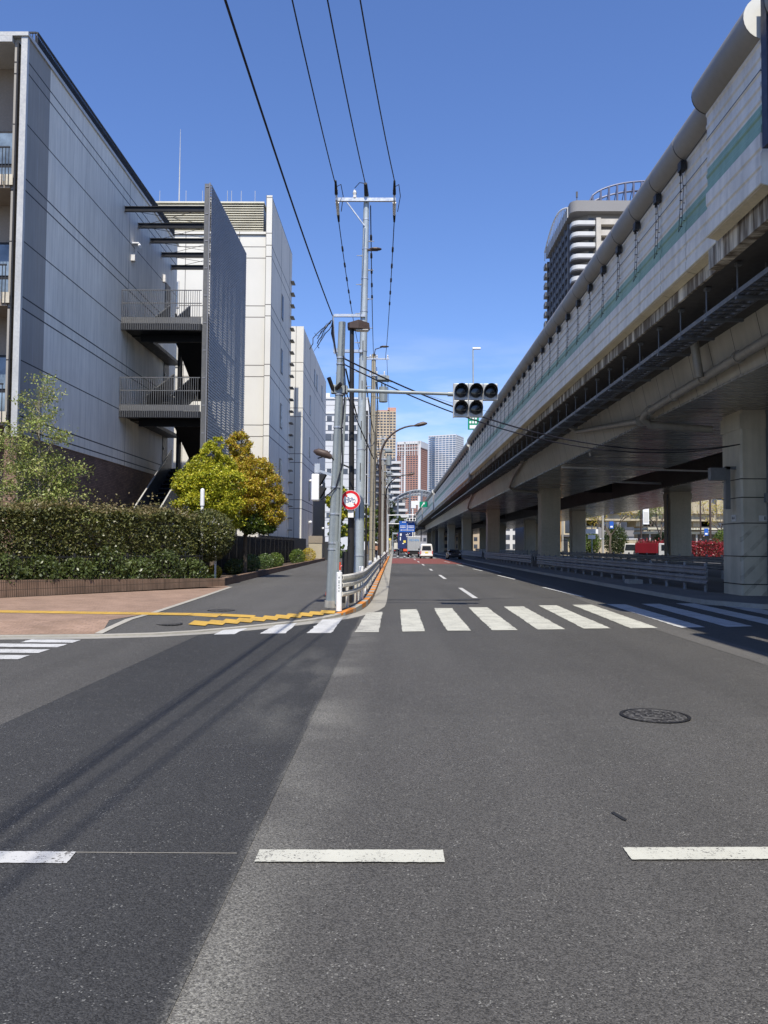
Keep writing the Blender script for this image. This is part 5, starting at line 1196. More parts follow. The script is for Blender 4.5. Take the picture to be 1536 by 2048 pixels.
person(-1.42, 62, .15, 'person in dark clothes, orange vest and white cap standing behind the guard rail', .4, 1.02)
# ---------------- vehicles
MT['carw'] = mat('white_car_paint', (.72, .72, .7), .25, .1, .03, .5, .02)
MT['cargr'] = mat('dark_grey_car_paint', (.045, .05, .06), .2, .3, .03, .5, .02)
MT['carnv'] = mat('navy_container_paint', (.02, .035, .12), .45, .1, .1, .8)
MT['silver'] = mat('silver_box_panel', (.42, .43, .44), .4, .3, .05, .6)
MT['tail'] = mat('red_tail_lens', (.5, .02, .02), .2, 0)
MT['plate'] = mat('yellow_plate', (.75, .6, .1), .5, 0)
MT['amber'] = mat('amber_lens', (.8, .35, .03), .3, 0)
MT['redbox'] = mat('dark_red_box', (.2, .012, .02), .45, .05)
MT['crm'] = mat('cream_truck_box', (.6, .57, .48), .5, 0)
def loft(m, secs, mi=0):      # list of (y, [(x,z)...]) rings
    n_ = len(secs[0][1]); vs = [(x, y, z) for y, r in secs for x, z in r]
    fs = [(i*n_+k, i*n_+(k+1) % n_, (i+1)*n_+(k+1) % n_, (i+1)*n_+k) for i in range(len(secs)-1) for k in range(n_)]
    fs += [tuple(range(n_)), tuple((len(secs)-1)*n_+k for k in range(n_))]
    m.add(vs, fs, mi)
def wheels(t, ys, w, r, x=0, y=0):
    for yy in ys:
        for s in (-1, 1):
            m = MB(); m.cyl((x+s*(w/2-.2), y+yy, r), (x+s*(w/2-.01), y+yy, r), r, n=18); wh = part('wheel', m, MT['rubber'], t, smooth=True)
            m = MB(); m.cyl((x+s*(w/2-.02), y+yy, r), (x+s*(w/2+.005), y+yy, r), r*.6, n=14); part('rim', m, MT['steel'], wh)
def van(x, y, label):
    t = thing('van', label, 'van', (x, y, 0)); w = .84
    def ring(hw, top, hwt, z0=.32):
        return [(x-hw, z0), (x+hw, z0), (x+hw+.01, .75), (x+hw-.01, 1.02), (x+hwt+.02, top-.14), (x+hwt-.06, top-.03), (x+hwt-.2, top), (x-hwt+.2, top), (x-hwt+.06, top-.03), (x-hwt-.02, top-.14), (x-hw+.01, 1.02), (x-hw-.01, .75)]
    m = MB(); loft(m, [(y, ring(.8, 1.8, .66)), (y+.12, ring(.84, 1.92, .7)), (y+1, ring(.85, 1.96, .72)), (y+2.8, ring(.85, 1.94, .71)), (y+3.5, ring(.85, 1.2, .74)), (y+3.85, ring(.8, 1.0, .7))]); b = part('body', m, MT['carw'], t, smooth=True)
    m = MB(); m.add([(x-.62, y+.015, 1.08), (x+.62, y+.015, 1.08), (x+.54, y+.04, 1.66), (x-.54, y+.04, 1.66), (x-.62, y-.03, 1.08), (x+.62, y-.03, 1.08), (x+.54, y-.005, 1.66), (x-.54, y-.005, 1.66)], [(4, 5, 6, 7), (0, 1, 5, 4), (1, 2, 6, 5), (2, 3, 7, 6), (3, 0, 4, 7)]); part('rear_window', m, MT['glassd'], t)
    m = MB(); m.box(x-.78, y-.1, .33, x+.78, y+.1, .58); part('bumper', m, MT['carw'], t, bevel=.03)
    m = MB(); m.box(x-.2, y-.04, .72, x+.2, y-.02, .9); part('number_plate', m, MT['plate'], t)
    for s in (-1, 1):
        m = MB(); m.box(x+s*.7, y-.04, .62, x+s*.8, y+.02, 1.02); part('tail_light', m, MT['tail'], t)
        m = MB(); m.box(x+s*.84, y+2.9, 1.1, x+s*1.02, y+3.0, 1.32); part('mirror', m, MT['black'], t)
        m = MB(); m.box(x+s*.82, y+.4, 1.1, x+s*.835, y+2.7, 1.6); part('side_window', m, MT['glassd'], t)
    wheels(t, (.7, 3.1), 1.68, .29, x, y); m = MB(); m.box(x-.7, y+.15, .2, x+.7, y+3.6, .35); part('underbody', m, MT['black'], t)
van(4.3, 105, 'small white van with a yellow number plate, last in the right lane')
def boxtruck(x, y, L_, w, h, mt, label, cat='truck', name='box_truck', cabmt='carw', txt=None, front=False):
    t = thing(name, label, cat, (x, y, 0)); z0 = .95; c0 = y+L_-1.8 if not front else y
    b0, b1 = (y, y+L_-1.95) if not front else (y+1.95, y+L_)
    m = MB(); m.box(x-w/2, b0, z0, x+w/2, b1, h); bx = part('box', m, mt, t, bevel=.03)
    if not front:
        m = MB(); m.box(x-.012, y-.02, z0+.05, x+.012, y-.001, h-.05); m.box(x-w/2+.05, y-.03, z0+.02, x+w/2-.05, y-.001, z0+.1)
        for s in (-1, 1): m.cyl((x+s*.25, y-.03, z0+.1), (x+s*.25, y-.03, h-.1), .02, n=6)
        part('door_bar', m, MT['steel'], bx)
    cw = w/2-.08; m = MB(); ch = min(h, 2.3)
    s_ = -1 if front else 1; f0 = c0+ (1.8 if front else 0); f1 = c0+(0 if front else 1.8)
    m.pris([(f0, .5), (f1, .5), (f1, 1.25), (f1-s_*.25, ch), (f0, ch)], x-cw, x+cw); cb = part('cab', m, MT[cabmt], t, bevel=.06)
    m = MB(); m.add([(x-cw+.1, f1+s_*.012, 1.28), (x+cw-.1, f1+s_*.012, 1.28), (x+cw-.15, f1-s_*.21, ch-.12), (x-cw+.15, f1-s_*.21, ch-.12)], [(0, 1, 2, 3)]); part('windscreen', m, MT['glassd'], cb)
    for s in (-1, 1):
        m = MB(); m.box(x+s*(cw+.0), min(f0, f1)+.5, 1.3, x+s*(cw+.012), min(f0, f1)+1.4, ch-.2); part('side_window', m, MT['glassd'], cb)
        m = MB(); m.box(x+s*(w/2-.28), y-.03 if not front else y-.02, .55, x+s*(w/2-.05), y+.05, .7); part('tail_light' if not front else 'headlight', m, MT['tail'] if not front else MT['wht'], t)
        m = MB(); m.box(x+s*(cw+.05), f1-.1, 1.35, x+s*(cw+.22), f1, 1.75); part('mirror', m, MT['black'], cb)
    m = MB(); m.box(x-w/2+.2, y+.05, .5, x+w/2-.2, y+L_-.3, z0-.005); m.box(x-w/2+.1, y, .45, x+w/2-.1, y+.1, .6); part('chassis', m, MT['black'], t)
    wheels(t, (1.2, L_-1.0), w-.1, .4, x, y)
    if txt: o = text('lettering', txt[0], txt[1], txt[2], (x, y-.035, h-.55), (pi/2, 0, 0), bx, sx_=txt[3])
    return t
MT['lblue'] = mat('light_blue_lettering', (.05, .25, .55), .5)
boxtruck(2.98, 118, 6.2, 1.9, 3.05, MT['silver'], 'grey box truck with light blue lettering on its rear doors', txt=('KEIHIN', .46, MT['lblue'], 1.0))
# container lorry
t = thing('container_lorry', 'dark navy container lorry waiting ahead of the grey box truck', 'truck', (2.0, 138, 0))
x, y = 1.95, 138
m = MB(); m.box(x-1.22, y, 1.2, x+1.22, y+12, 4.05); c = part('container', m, MT['carnv'], t)
m = MB()
for q in np.arange(-1.1, 1.2, .3): m.box(x+q, y-.03, 1.3, x+q+.05, y-.001, 3.95)
for q in np.arange(.2, 12, .3): m.box(x-1.25, y+q, 1.3, x-1.221, y+q+.12, 3.95)
part('corrugation', m, MT['carnv'], c)
m = MB()
for q, z, w, h in ((-.9, 3.4, .3, .4), (-.9, 2.6, .16, .6), (.1, 3.5, .5, .14), (.2, 3.2, .35, .12), (.75, 3.0, .2, .12), (-.5, 2.0, .3, .15), (.35, 3.75, .12, .1), (.7, 3.72, .12, .14)): m.box(x+q, y-.04, z, x+q+w, y-.031, z+h)
part('white_marking', m, MT['wht'], c)
m = MB(); m.box(x-.3, y-.04, 2.2, x+.1, y-.03, 2.6); part('yellow_marking', m, MT['plate'], c)
m = MB(); m.box(x-.5, y+.1, .7, x+.5, y+11.5, 1.195); m.box(x-1.1, y-.05, .5, x+1.1, y+.1, .75); part('chassis', m, MT['black'], t)
m = MB(); m.box(x-.3, y-.12, .75, x+1.0, y-.06, 1.15); part('warning_board', m, MT['redc'], t)
m = MB(); m.box(x-1.15, y+12.4, .6, x+1.15, y+14.4, 3.2); part('cab', m, MT['carw'], t, bevel=.1)
wheels(t, (1.5, 2.8, 9.5, 13), 2.4, .48, x, y)
boxtruck(.95, 178, 5, 1.8, 2.35, MT['crm'], 'small cream truck far ahead in the left lane')
boxtruck(3.2, 205, 8, 2.4, 4.4, MT['crm'], 'tall cream lorry queuing behind the trees far down the road')
# low dark car
t = thing('car', 'low dark grey car driving in the shadow beside the flyover', 'car', (7.6, 103, 0)); x, y = 7.7, 101
def cr(hw, z0, z1, ht): return [(x-hw, z0), (x+hw, z0), (x+hw, z0+.3), (x+hw*.97, z1*.8), (x+ht, z1), (x-ht, z1), (x-hw*.97, z1*.8), (x-hw, z0+.3)]
m = MB(); loft(m, [(y, cr(.8, .35, .78, .7)), (y+.25, cr(.88, .22, .88, .75)), (y+1.0, cr(.9, .2, .92, .76)), (y+3.6, cr(.9, .2, .9, .76)), (y+4.2, cr(.86, .22, .74, .7)), (y+4.4, cr(.75, .32, .6, .6))]); part('body', m, MT['cargr'], t, smooth=True)
m = MB(); loft(m, [(y+.7, cr(.74, .8, .92, .7)), (y+1.5, cr(.74, .8, 1.22, .55)), (y+2.2, cr(.74, .8, 1.24, .55)), (y+3.1, cr(.74, .8, .93, .66))]); part('cabin', m, MT['glassd'], t, smooth=True)
for s in (-1, 1):
    m = MB(); m.box(x+s*.5, y-.02, .6, x+s*.78, y+.05, .7); part('headlight', m, MT['wht'], t)
    m = MB(); m.box(x+s*.86, y+1.2, .9, x+s*1.0, y+1.35, 1.0); part('mirror', m, MT['black'], t)
wheels(t, (.85, 3.4), 1.8, .32, x, y)
# vehicles beyond the flyover
def cabtruck(x, y, rz, mt, label, boxmt=None, h=2.7):
    t = boxtruck(0, 0, 5.2, 1.9, h, boxmt or MT['crm'], label, front=True, cabmt=mt)
    t.location = (x, y, 0); t.rotation_euler = (0, 0, rz); return t
cabtruck(31.6, 107.5, -.75, 'carw', 'white cabbed light truck beyond the median crash barrier, left of the red one', MT['silver'], 2.2)
cabtruck(36.0, 103, .7, 'carw', 'light truck with a dark red box beyond the median crash barrier', MT['redbox'], 2.25)
# ---------------- gantry with the blue direction sign
GS = thing('sign_gantry', 'white gantry pole carrying the blue direction sign over the road', 'road sign', (-.9, 118, .15))
m = MB(); m.cyl((-.9, 118, .1), (-.9, 118, 6.3), .13, .1, 12); m.cyl((-.9, 118, 6.15), (3, 118, 6.25), .06, n=8); m.cyl((-.9, 118, 4.9), (3, 118, 4.9), .06, n=8); part('post', m, MT['wht'], GS, smooth=True)
m = MB(); m.box(.78, 117.8, 3.7, 3.05, 117.87, 5.3); b = part('blue_sign', m, MT['blue'], GS)
m = MB(); yy = 117.79; DZ = -.33
m.box(1.92, yy-.01, 4.2, 1.99, yy, 5.2); m.add([(1.83, yy, 5.15), (2.08, yy, 5.15), (1.955, yy, 5.35)], [(0, 1, 2)]); m.box(1.1, yy-.01, 4.28, 2.8, yy, 4.35); m.add([(1.1, yy, 4.2), (1.1, yy, 4.43), (.95, yy, 4.31)], [(0, 1, 2)]); m.add([(2.8, yy, 4.2), (2.8, yy, 4.43), (2.95, yy, 4.31)], [(0, 1, 2)])
for x0, z0, n_ in ((.95, 4.85, 4), (.95, 4.62, 4), (2.15, 4.85, 4), (2.15, 4.62, 4), (1.2, 5.42, 3), (2.15, 5.42, 3)):
    for k in range(n_): m.box(x0+k*.2, yy-.01, z0, x0+k*.2+.14, yy, z0+.12)
m.v = [(q[0], q[1], q[2]-.33) for q in m.v]
part('arrow', m, MT['wht'], b)
TL = thing('traffic_light', 'small three-lens traffic light on top of the blue direction sign', 'traffic light', (2.5, 117.5, 5.6))
m = MB(); m.box(1.85, 117.4, 5.32, 3.2, 117.65, 5.75); hb = part('housing', m, MT['wht'], TL); 
for k in range(3):
    m = MB(); m.cyl((2.08+.44*k, 117.38, 5.53), (2.08+.44*k, 117.4, 5.53), .17, n=18); part('lens', m, MT['lens'], hb)
# white posts and boards on the flyover ramp
m = MB(); m.cyl((3.5, 150, 3), (3.5, 150, 8.8), .13, n=10); m.box(3.2, 149.8, 8.75, 4.1, 149.9, 10.1); m.box(3.95, 149.9, 9.35, 4.75, 150, 10.15); solo('warning_board', m, MT['wht'], 'white post with small white boards standing far away above the traffic', 'sign', (3.5, 150, 3))
m = MB(); m.box(4.8, 151, 9.0, 6.35, 151.1, 10.05); g = solo('exit_sign', m, MT['green'], 'green motorway sign with a white arrow beyond the barrier', 'sign', (5.5, 151, 9.0))
m = MB(); m.add([(5.1, 150.95, 9.15), (5.25, 150.95, 9.1), (5.6, 150.95, 9.6), (5.75, 150.95, 9.5), (5.8, 150.95, 9.9), (5.4, 150.95, 9.85), (5.5, 150.95, 9.75)], [(0, 1, 2, 6), (2, 3, 4), (2, 4, 5, 6)]); part('arrow', m, MT['wht'], g)
# lamp and green sign standing up from the flyover
t = thing('flyover_lamp', 'slim pale lamp post rising from the flyover behind the traffic light', 'street lamp', (7.2, 70, 8))
m = MB(); m.cyl((7.1, 71, 7.9), (6.95, 71, 19.2), .1, .06, 10); m.cyl((6.95, 71, 19.2), (7.1, 71, 19.3), .05, n=8); part('post', m, MT['galv'], t, smooth=True)
m = MB(); m.box(6.9, 70.9, 19.25, 7.65, 71.12, 19.42); part('lamp_head', m, MT['wht'], t, bevel=.05)
t = thing('flyover_sign', 'green sign with white characters on a post right below the traffic light', 'sign', (6.9, 69.2, 8))
m = MB(); m.cyl((6.95, 69.3, 8), (6.95, 69.3, 11.9), .07, n=8); part('post', m, MT['galv'], t)
m = MB(); m.box(6.35, 69.1, 11.75, 7.3, 69.16, 13.2); p_ = part('plate', m, MT['green'], t)
m = MB(); m.box(6.5, 69.09, 11.85, 7.15, 69.095, 12.15)
for k in range(3): m.box(6.48+.24*k, 69.09, 12.3, 6.64+.24*k, 69.095, 12.5); m.box(6.48+.24*k, 69.09, 12.65, 6.64+.24*k, 69.095, 12.85)
part('characters', m, MT['wht'], p_)
m = MB(); m.box(6.55, 69.08, 11.9, 7.1, 69.088, 12.1); 
# ---------------- high-rise buildings
def cells(parent, cs, mt, name='window'):
    """cs: list of (x0,x1,y0,y1,z0,z1) boxes; the first hundred are parts of their own, the others one part"""
    for c in cs[:100]:
        m = MB(); m.box(c[0], c[2], c[4], c[1], c[3], c[5]); part(name, m, mt, parent)
    if len(cs) > 100:
        m = MB()
        for c in cs[100:]: m.box(c[0], c[2], c[4], c[1], c[3], c[5])
        tag(part(name, m, mt, parent), kind='stuff')
MT['tan'] = mat('tan_facade', (.46, .37, .26), .8, 0, .06, .02); MT['redbrown'] = mat('hazed_brick_red_facade', (.36, .195, .15), .8, 0, .06, .02)  # red-brown is paled to put distance haze into the facade colour
MT['tanb'] = mat('brown_band', (.33, .22, .15), .8); MT['whtf'] = mat('white_facade', (.6, .6, .6), .6, 0, .05, .02); MT['pink'] = mat('pink_facade', (.5, .27, .2), .8)
MT['win'] = mat('far_window', (.07, .08, .1), .25, 0, .5, .05, .3, .4, spec=.6); MT['winb'] = mat('far_blue_window', (.14, .2, .3), .2, 0, .3, .03, .2, .4, spec=.7)
def grid_tower(name, label, x0, x1, y0, y1, h, nx, nf, body, frame, wmt, ny=0, pier=.35, band=.38, cat='tower block', alt=None, z0=0, roof=None, sidex=None):
    """facade lattice of piers and bands standing proud of recessed windows; front faces -Y, side faces +X or -X"""
    t = thing(name, label, cat, (x1, y0, 0)); fh = (h-z0)/nf; fw = (x1-x0)/nx; s = min(fw, fh)*.12+.15
    m = MB(); m.box(x0+s, y0+s, 0, x1-s, y1, h-.2); part('wall', m, body, t)
    m = MB(); mt2 = [frame]+([alt] if alt else [])
    for i in range(nx+1): xx = x0+i*fw; w = fw*pier/2; m.box(max(x0, xx-w), y0, 0, min(x1, xx+w), y0+s-.02, h, 1 if alt and i in (2, 3, nx) else 0)
    for k in range(nf+1): zz = z0+k*fh; m.box(x0+.05, y0+.12*s, zz-fh*band/2, x1-.05, y0+s-.04, zz+fh*band/2)
    part('facade', m, mt2, t)
    cs = []
    for k in range(nf-1, -1, -1):
        for i in range(nx): cs.append((x0+i*fw+fw*pier/2+.05, x0+(i+1)*fw-fw*pier/2-.05, y0+s-.09, y0+s-.03, z0+k*fh+fh*band/2+.05, z0+(k+1)*fh-fh*band/2-.05))
    cells(t, cs, wmt)
    if ny:
        sx_ = sidex if sidex is not None else x1; sg = 1 if sx_ == x1 else -1; dy = (y1-y0)/ny; m = MB()
        for i in range(ny+1): m.box(sx_-sg*(s-.02), y0+i*dy-dy*pier/2 if i else y0+s, 0, sx_, min(y1, y0+i*dy+dy*pier/2), h)
        for k in range(nf+1): zz = z0+k*fh; m.box(sx_-sg*(s-.04), y0+s+.05, zz-fh*band/2, sx_-sg*.1*s, y1-.05, zz+fh*band/2)
        part('side_facade', m, frame, t)
        m = MB()
        for k in range(nf):
            for i in range(ny): m.box(sx_-sg*(s-.03), y0+i*dy+dy*pier/2+s, z0+k*fh+fh*band/2, sx_-sg*(s-.09), y0+(i+1)*dy-dy*pier/2, z0+(k+1)*fh-fh*band/2)
        tag(part('side_window', m, wmt, t), kind='stuff')
    if roof:
        m = MB(); roof(m); part('roof', m, MT['whtf'], t)
    return t
def rf1(m): m.box(-28, 893, 150, 0, 896, 155); m.box(-10, 893, 155, 2, 900, 157)
t = grid_tower('apartment_tower', 'tall tan tower with pink top and rows of small windows behind the poles', -45, 1.4, 890, 930, 152, 13, 48, MT['tanb'], MT['tan'], MT['win'], ny=5, pier=.3, band=.42)
m = MB(); m.box(-20, 892, 152, -6, 900, 154); m.box(-8, 892, 152, 1.4, 900, 157); part('roof', m, MT['pink'], t)
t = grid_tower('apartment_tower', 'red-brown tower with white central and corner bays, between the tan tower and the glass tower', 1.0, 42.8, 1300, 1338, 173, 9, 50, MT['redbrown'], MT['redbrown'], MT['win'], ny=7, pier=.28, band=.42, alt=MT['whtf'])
m = MB()
m.box(2, 1299, 169, 42, 1300-.1, 173.5); m.box(2, 1299.2, 158, 42, 1299.9, 159); m.box(2, 1299.2, 163.5, 42, 1299.9, 164.2)
for i in range(10): m.box(2.2+i*4.36-.3, 1299, 150, 2.2+i*4.36+.3, 1299.9, 173)
m.box(14.2, 1299, 0, 17.0, 1299.9, 173); m.box(38.8, 1299, 0, 42.8, 1299.9, 173); m.box(42.85, 1299.9, 163, 43.3, 1338, 173.5)
part('white_bay', m, MT['whtf'], t); t.rotation_euler = (0, 0, -.35)
t = grid_tower('apartment_tower', 'pale glassy tower with white frame grid, nearest to the flyover among the far towers', 53.8, 104, 1350, 1390, 191, 8, 52, MT['winb'], MT['whtf'], MT['winb'], ny=8, pier=.13, band=.3)
m = MB(); m.box(57.5, 1352, 191, 104, 1354, 192.2)
for i in range(9): m.box(57.5+i*5.8-.4, 1349.9, 187, 57.5+i*5.8+.4, 1352, 192)
part('roof_frame', m, MT['whtf'], t)
m = MB()
for z in np.arange(4, 190, 3.67): m.box(57.6, 1349.3, z, 66.5, 1350-.05, z+1.5)
part('balcony', m, MT['winb'], t); t.rotation_euler = (0, 0, -.42)
# big dark apartment block on the right behind the barrier
T = thing('apartment_block', 'large grey high-rise with white rounded balconies and an arched roof frame, behind the flyover', 'tower block', (65, 220, 0))
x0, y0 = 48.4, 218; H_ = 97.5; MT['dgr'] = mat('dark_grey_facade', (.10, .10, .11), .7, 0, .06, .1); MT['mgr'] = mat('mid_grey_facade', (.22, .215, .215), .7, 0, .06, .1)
MT['bal'] = mat('white_balcony', (.55, .55, .54), .5, 0, .05)
m = MB(); m.slab([(x0+5, y0+2), (95, y0+2), (95, y0+36), (x0+1.5, y0+36), (x0+1.5, y0+5)], 0, H_-3); part('wall', m, MT['mgr'], T)
def rc(xl, yf, r, xr, k=7): return [(xr, yf)]+[(xl+r-r*sin(a), yf+r-r*cos(a)) for a in np.linspace(0, pi/2, k)]+[(xl, yf+r+1.5)]
fl = [H_-6.4-3.1*k for k in range(29)]
P0 = rc(x0+.3, y0, 2.0, x0+6.6); P1 = rc(x0+.6, y0+.3, 1.8, x0+6.6)
bp = None
for k, z in enumerate(fl):
    m = MB(); poly = P0+[(x0+6, y0+6)]; 
    m.slab(P0+[(x0+4, y0+5.5), (x0+6.6, y0+3)], z-.25, z); 
    for (a, b, c, d) in zip(P0[:-1], P0[1:], P1[1:], P1[:-1]):
        m.slab([a, b, c, d], z, z+.85, 1); 
    m.slab(P0+[(x0+4, y0+5.5), (x0+6.6, y0+3)], z-.7, z-.255, 2)
    if bp is None: bp = part('balcony', m, [MT['bal'], MT['bal'], MT['dgr']], T, (x0, y0, z))
    else: o = bp.copy(); COL.objects.link(o); o.parent = T; o.location = Vector((x0, y0, z))-T.location
m = MB(); m.slab(rc(x0-.2, y0-.6, 2.0, 96)+[(x0-.2, y0+36), (96, y0+36)], H_-3.2, H_-.2); part('roof_fascia', m, MT['mgr'], T)
m = MB(); xf = x0+6.7
for xx in (xf, xf+7.2, xf+14.4, xf+21.6, xf+28): m.box(xx, y0-.6, 0, xx+1.3, y0+1.9, H_-5)
for z in fl: m.box(xf, y0-.4, z+1.2-1.6, xf+29, y0+1.5, z+1.15)
part('cream_frame', m, mat('cream_frame_render', (.45, .42, .37), .7), T)
m = MB()
for j, z in enumerate(fl): m.box(x0+5.2, y0+1.93, z+.2, x0+6.6, y0+1.99, z+2.3)
part('window', m, MT['win'], T)
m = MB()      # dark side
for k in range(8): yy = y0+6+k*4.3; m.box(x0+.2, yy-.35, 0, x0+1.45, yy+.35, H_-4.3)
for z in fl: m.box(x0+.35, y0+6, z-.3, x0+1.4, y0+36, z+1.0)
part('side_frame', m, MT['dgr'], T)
sb = None
for z in fl:
    if sb is None: m = MB(); m.slab([(x0-.8, y0+34.5), (x0+1.4, y0+34.5), (x0+1.4, y0+38), (x0-.6, y0+38)], z-.2, z+1.1); sb = part('side_balcony', m, MT['mgr'], T, (x0, y0+36, z))
    else: o = sb.copy(); COL.objects.link(o); o.parent = T; o.location = Vector((x0, y0+36, z))-T.location
m = MB()
A0 = [(x0+9.0+2.0*k, H_+8.3*sin(min(1, (k+.4)/11)*pi/2)) for k in range(24)]
A0 = [(72+17.4*(k-15)/15., 99.3+6.5*sqrt(max(0, 1-((k-15)/15.)**2))) for k in range(31)]
m.tube([(a, y0+6, b) for a, b in A0], .28, 6); m.tube([(a, y0+10, b-1.0) for a, b in A0], .3, 6)
for k in range(1, 30, 2): a, b = A0[k]; m.box(a-.25, y0+5.8, H_-1, a+.25, y0+6.3, b); m.beam((a, y0+6, b), (a+1.2, y0+14, b-2.4), .2, .2)
m.tube([(a, y0+6, max(H_, b-2.6)) for a, b in A0], .14, 5)
part('roof_arch', m, mat('arch_blue_grey', (.09, .10, .16), .5, .2), T)
m = MB(); m.tube([(x0-.6, y0+2+2.0*k, H_-1.2+4.2*sin(pi*k/17)) for k in range(18)], .25, 5)
for k in range(18): m.cyl((x0-.6, y0+2+2.0*k, H_-4), (x0-.6, y0+2+2.0*k, H_-1.2+4.2*sin(pi*k/17)), .12, n=5)
part('side_arch', m, MT['whtf'], T)
m = MB(); m.cyl((x0+2.2, y0+3, H_-.2), (x0+2.2, y0+3, H_+3.6), .12, n=6); m.cyl((x0+2.2, y0+3, H_+2.2), (x0+2.2, y0+3, H_+3.8), .28, n=8); part('beacon', m, MT['dgr'], T)
# white office block straight behind the poles
D = thing('office_block', 'white office block with horizontal window bands seen behind the signal pole', 'office building', (-18, 300, 0))
m = MB(); m.box(-34, 300, 0, -9.9, 330, 57); part('wall', m, mat('white_office_panel', (.55, .56, .58), .7, 0, .04, .03), D)
for k, (z, hh) in enumerate(((48.4, 2.2), (45.0, 2.1), (41.2, 2.6), (28.6, 2.0), (19, 2), (12, 2))):
    m = MB(); m.box(-33.6, 299.9, z, -13.2, 299.98, z+hh); b = part('window_band', m, MT['win'], D)
    m = MB()
    for q in np.arange(-33, -13.5, 3.1): m.box(q, 299.82, z+.1, q+(1.2, 1.6, .2, 1.4, 1.4, 1.4)[k], 299.89, z+hh-.1)
    part('blind', m, MT['whtf'], b)
m = MB()
for z in np.arange(5, 56, 3.1): m.box(-33.9, 299.93, z, -13.1, 299.985, z+.1)
part('panel_joint', m, MT['mgr'], D)
m = MB(); m.box(-13, 299.7, 0, -9.8, 299.98, 57); m.box(-34, 299.6, 51.3, -9.8, 299.9, 51.7); m.box(-34, 299.6, 57, -9.8, 331, 57.6); m.box(-27, 305, 57.6, -25, 307, 60.2); m.cyl((-27.5, 304, 57.6), (-27.5, 304, 64), .12); part('trim', m, MT['whtf'], D)
# terraced dark block below the towers
E_ = thing('terraced_apartments', 'grey terraced apartment block stepping down behind the tree at the end of the poles', 'apartment building', (-2, 400, 0))
m = MB(); m.box(-30, 402, 0, 2.6, 420, 44); m.box(2.6, 402, 0, 5.6, 420, 27); m.box(5.6, 402, 0, 8.6, 420, 18); part('wall', m, MT['mgr'], E_)
for k in range(14):
    z = 43-k*3; xr = 3.2 if z > 27 else 3.2+(27-z)*.45; m = MB(); m.box(-30, 400.5, z, xr, 401.95, z+.3); m.box(xr-5, 400.3, z, xr, 400.48, z+1.3, 1); b = part('balcony', m, [MT['mgr'], MT['bal']], E_)
for k in range(14):
    z = 43-k*3; m = MB()
    for q in range(6): m.box(-29+5.2*q, 401.9, z+.4, -29+5.2*q+3.6, 401.98, z+2.4)
    part('window', m, MT['win'], E_)
# arched footbridge
FB = thing('arched_footbridge', 'grey steel arched canopy bridge crossing at the far end of the road', 'bridge', (4, 230, 0))
m = MB(); ar_ = lambda t: (-3.2+ t*20.5, 10.3+7.4*sin(pi*min(1, t*.93+.04))**.75)
for yy in (229, 233, 237):
    for dz in (0, -1.0): m.tube([(ar_(k/24)[0], yy, ar_(k/24)[1]+dz) for k in range(25)], .24 if dz == 0 else .14, 6)
for k in range(25): a, b = ar_(k/24); m.cyl((a, 229, b), (a, 237, b), .1, n=5); m.cyl((a, 229, b-1), (a, 229, b), .07, n=5)
for k in (2, 5, 9, 13, 17, 21): a, b = ar_(k/24); m.box(a-.25, 228.8, 9.5, a+.25, 229.2, b)
part('arch', m, MT['navy'] if 0 else mat('grey_blue_steel', (.14, .16, .19), .5, .3), FB)
m = MB(); m.box(-8, 228.5, 8.2, 30, 238, 9.4); part('deck', m, mat('bridge_deck_grey', (.3, .31, .33), .6), FB)
m = MB(); m.box(-8, 229, 6.6, 30, 237.5, 8.15); 
for x in (-6, 12): m.box(x, 231, 0, x+1, 234, 6.6)
for x in np.arange(-1, 8, 2.2): m.cyl((x, 228.9, 3.5), (x, 228.9, 6.6), .12, n=6)
part('girder', m, MT['dgr'], FB)
# low buildings closing the view
for i, (x, y, w, h, c, lb) in enumerate([(-8, 330, 7, 9, (.4, .37, .3), 'low beige building at the end of the road behind the trees'), (1.2, 345, 8, 11, (.5, .48, .44), 'pale building closing the far end of the road'), (9, 380, 14, 14, (.3, .3, .32), 'grey building at the far end under the arched bridge')]):
    t = thing('distant_building', lb, 'building', (x, y, 0)); m = MB(); m.box(x, y, 0, x+w, y+12, h); part('wall', m, mat('far_render', c, .8), t)
    for k in range(int(h/3)):
        m = MB()
        for q in np.arange(.6, w-1.4, 2.2): m.box(x+q, y-.08, 1+3*k, x+q+1.4, y-.01, 2.6+3*k)
        part('window', m, MT['win'], t)
m = MB(); m.cyl((1.2, 150, 0), (1.2, 150, 4.2), .08); m.ball((1.2, 149.8, 3.5), .3) if 0 else None
TL2 = thing('traffic_light', 'tiny traffic light showing a red disc beside the road far ahead', 'traffic light', (-.2, 160, .15))
m = MB(); m.cyl((-.2, 160, .1), (-.2, 160, 4.4), .08, n=8); m.box(-.2, 159.9, 4.0, .9, 160.1, 4.3); part('post', m, MT['galv'], TL2)
m = MB(); m.cyl((.95, 159.8, 3.9), (.95, 159.85, 3.9), .3, n=18); part('red_disc', m, MT['redp'], TL2)
m = MB(); m.box(-.7, 112, 2.4, -.4, 112.05, 2.7); m.cyl((-.55, 112.1, .1), (-.55, 112.1, 2.7), .015, n=6); solo('warning_sign', m, MT['plate'], 'small yellow sign beside the kerb near the gantry', 'sign')
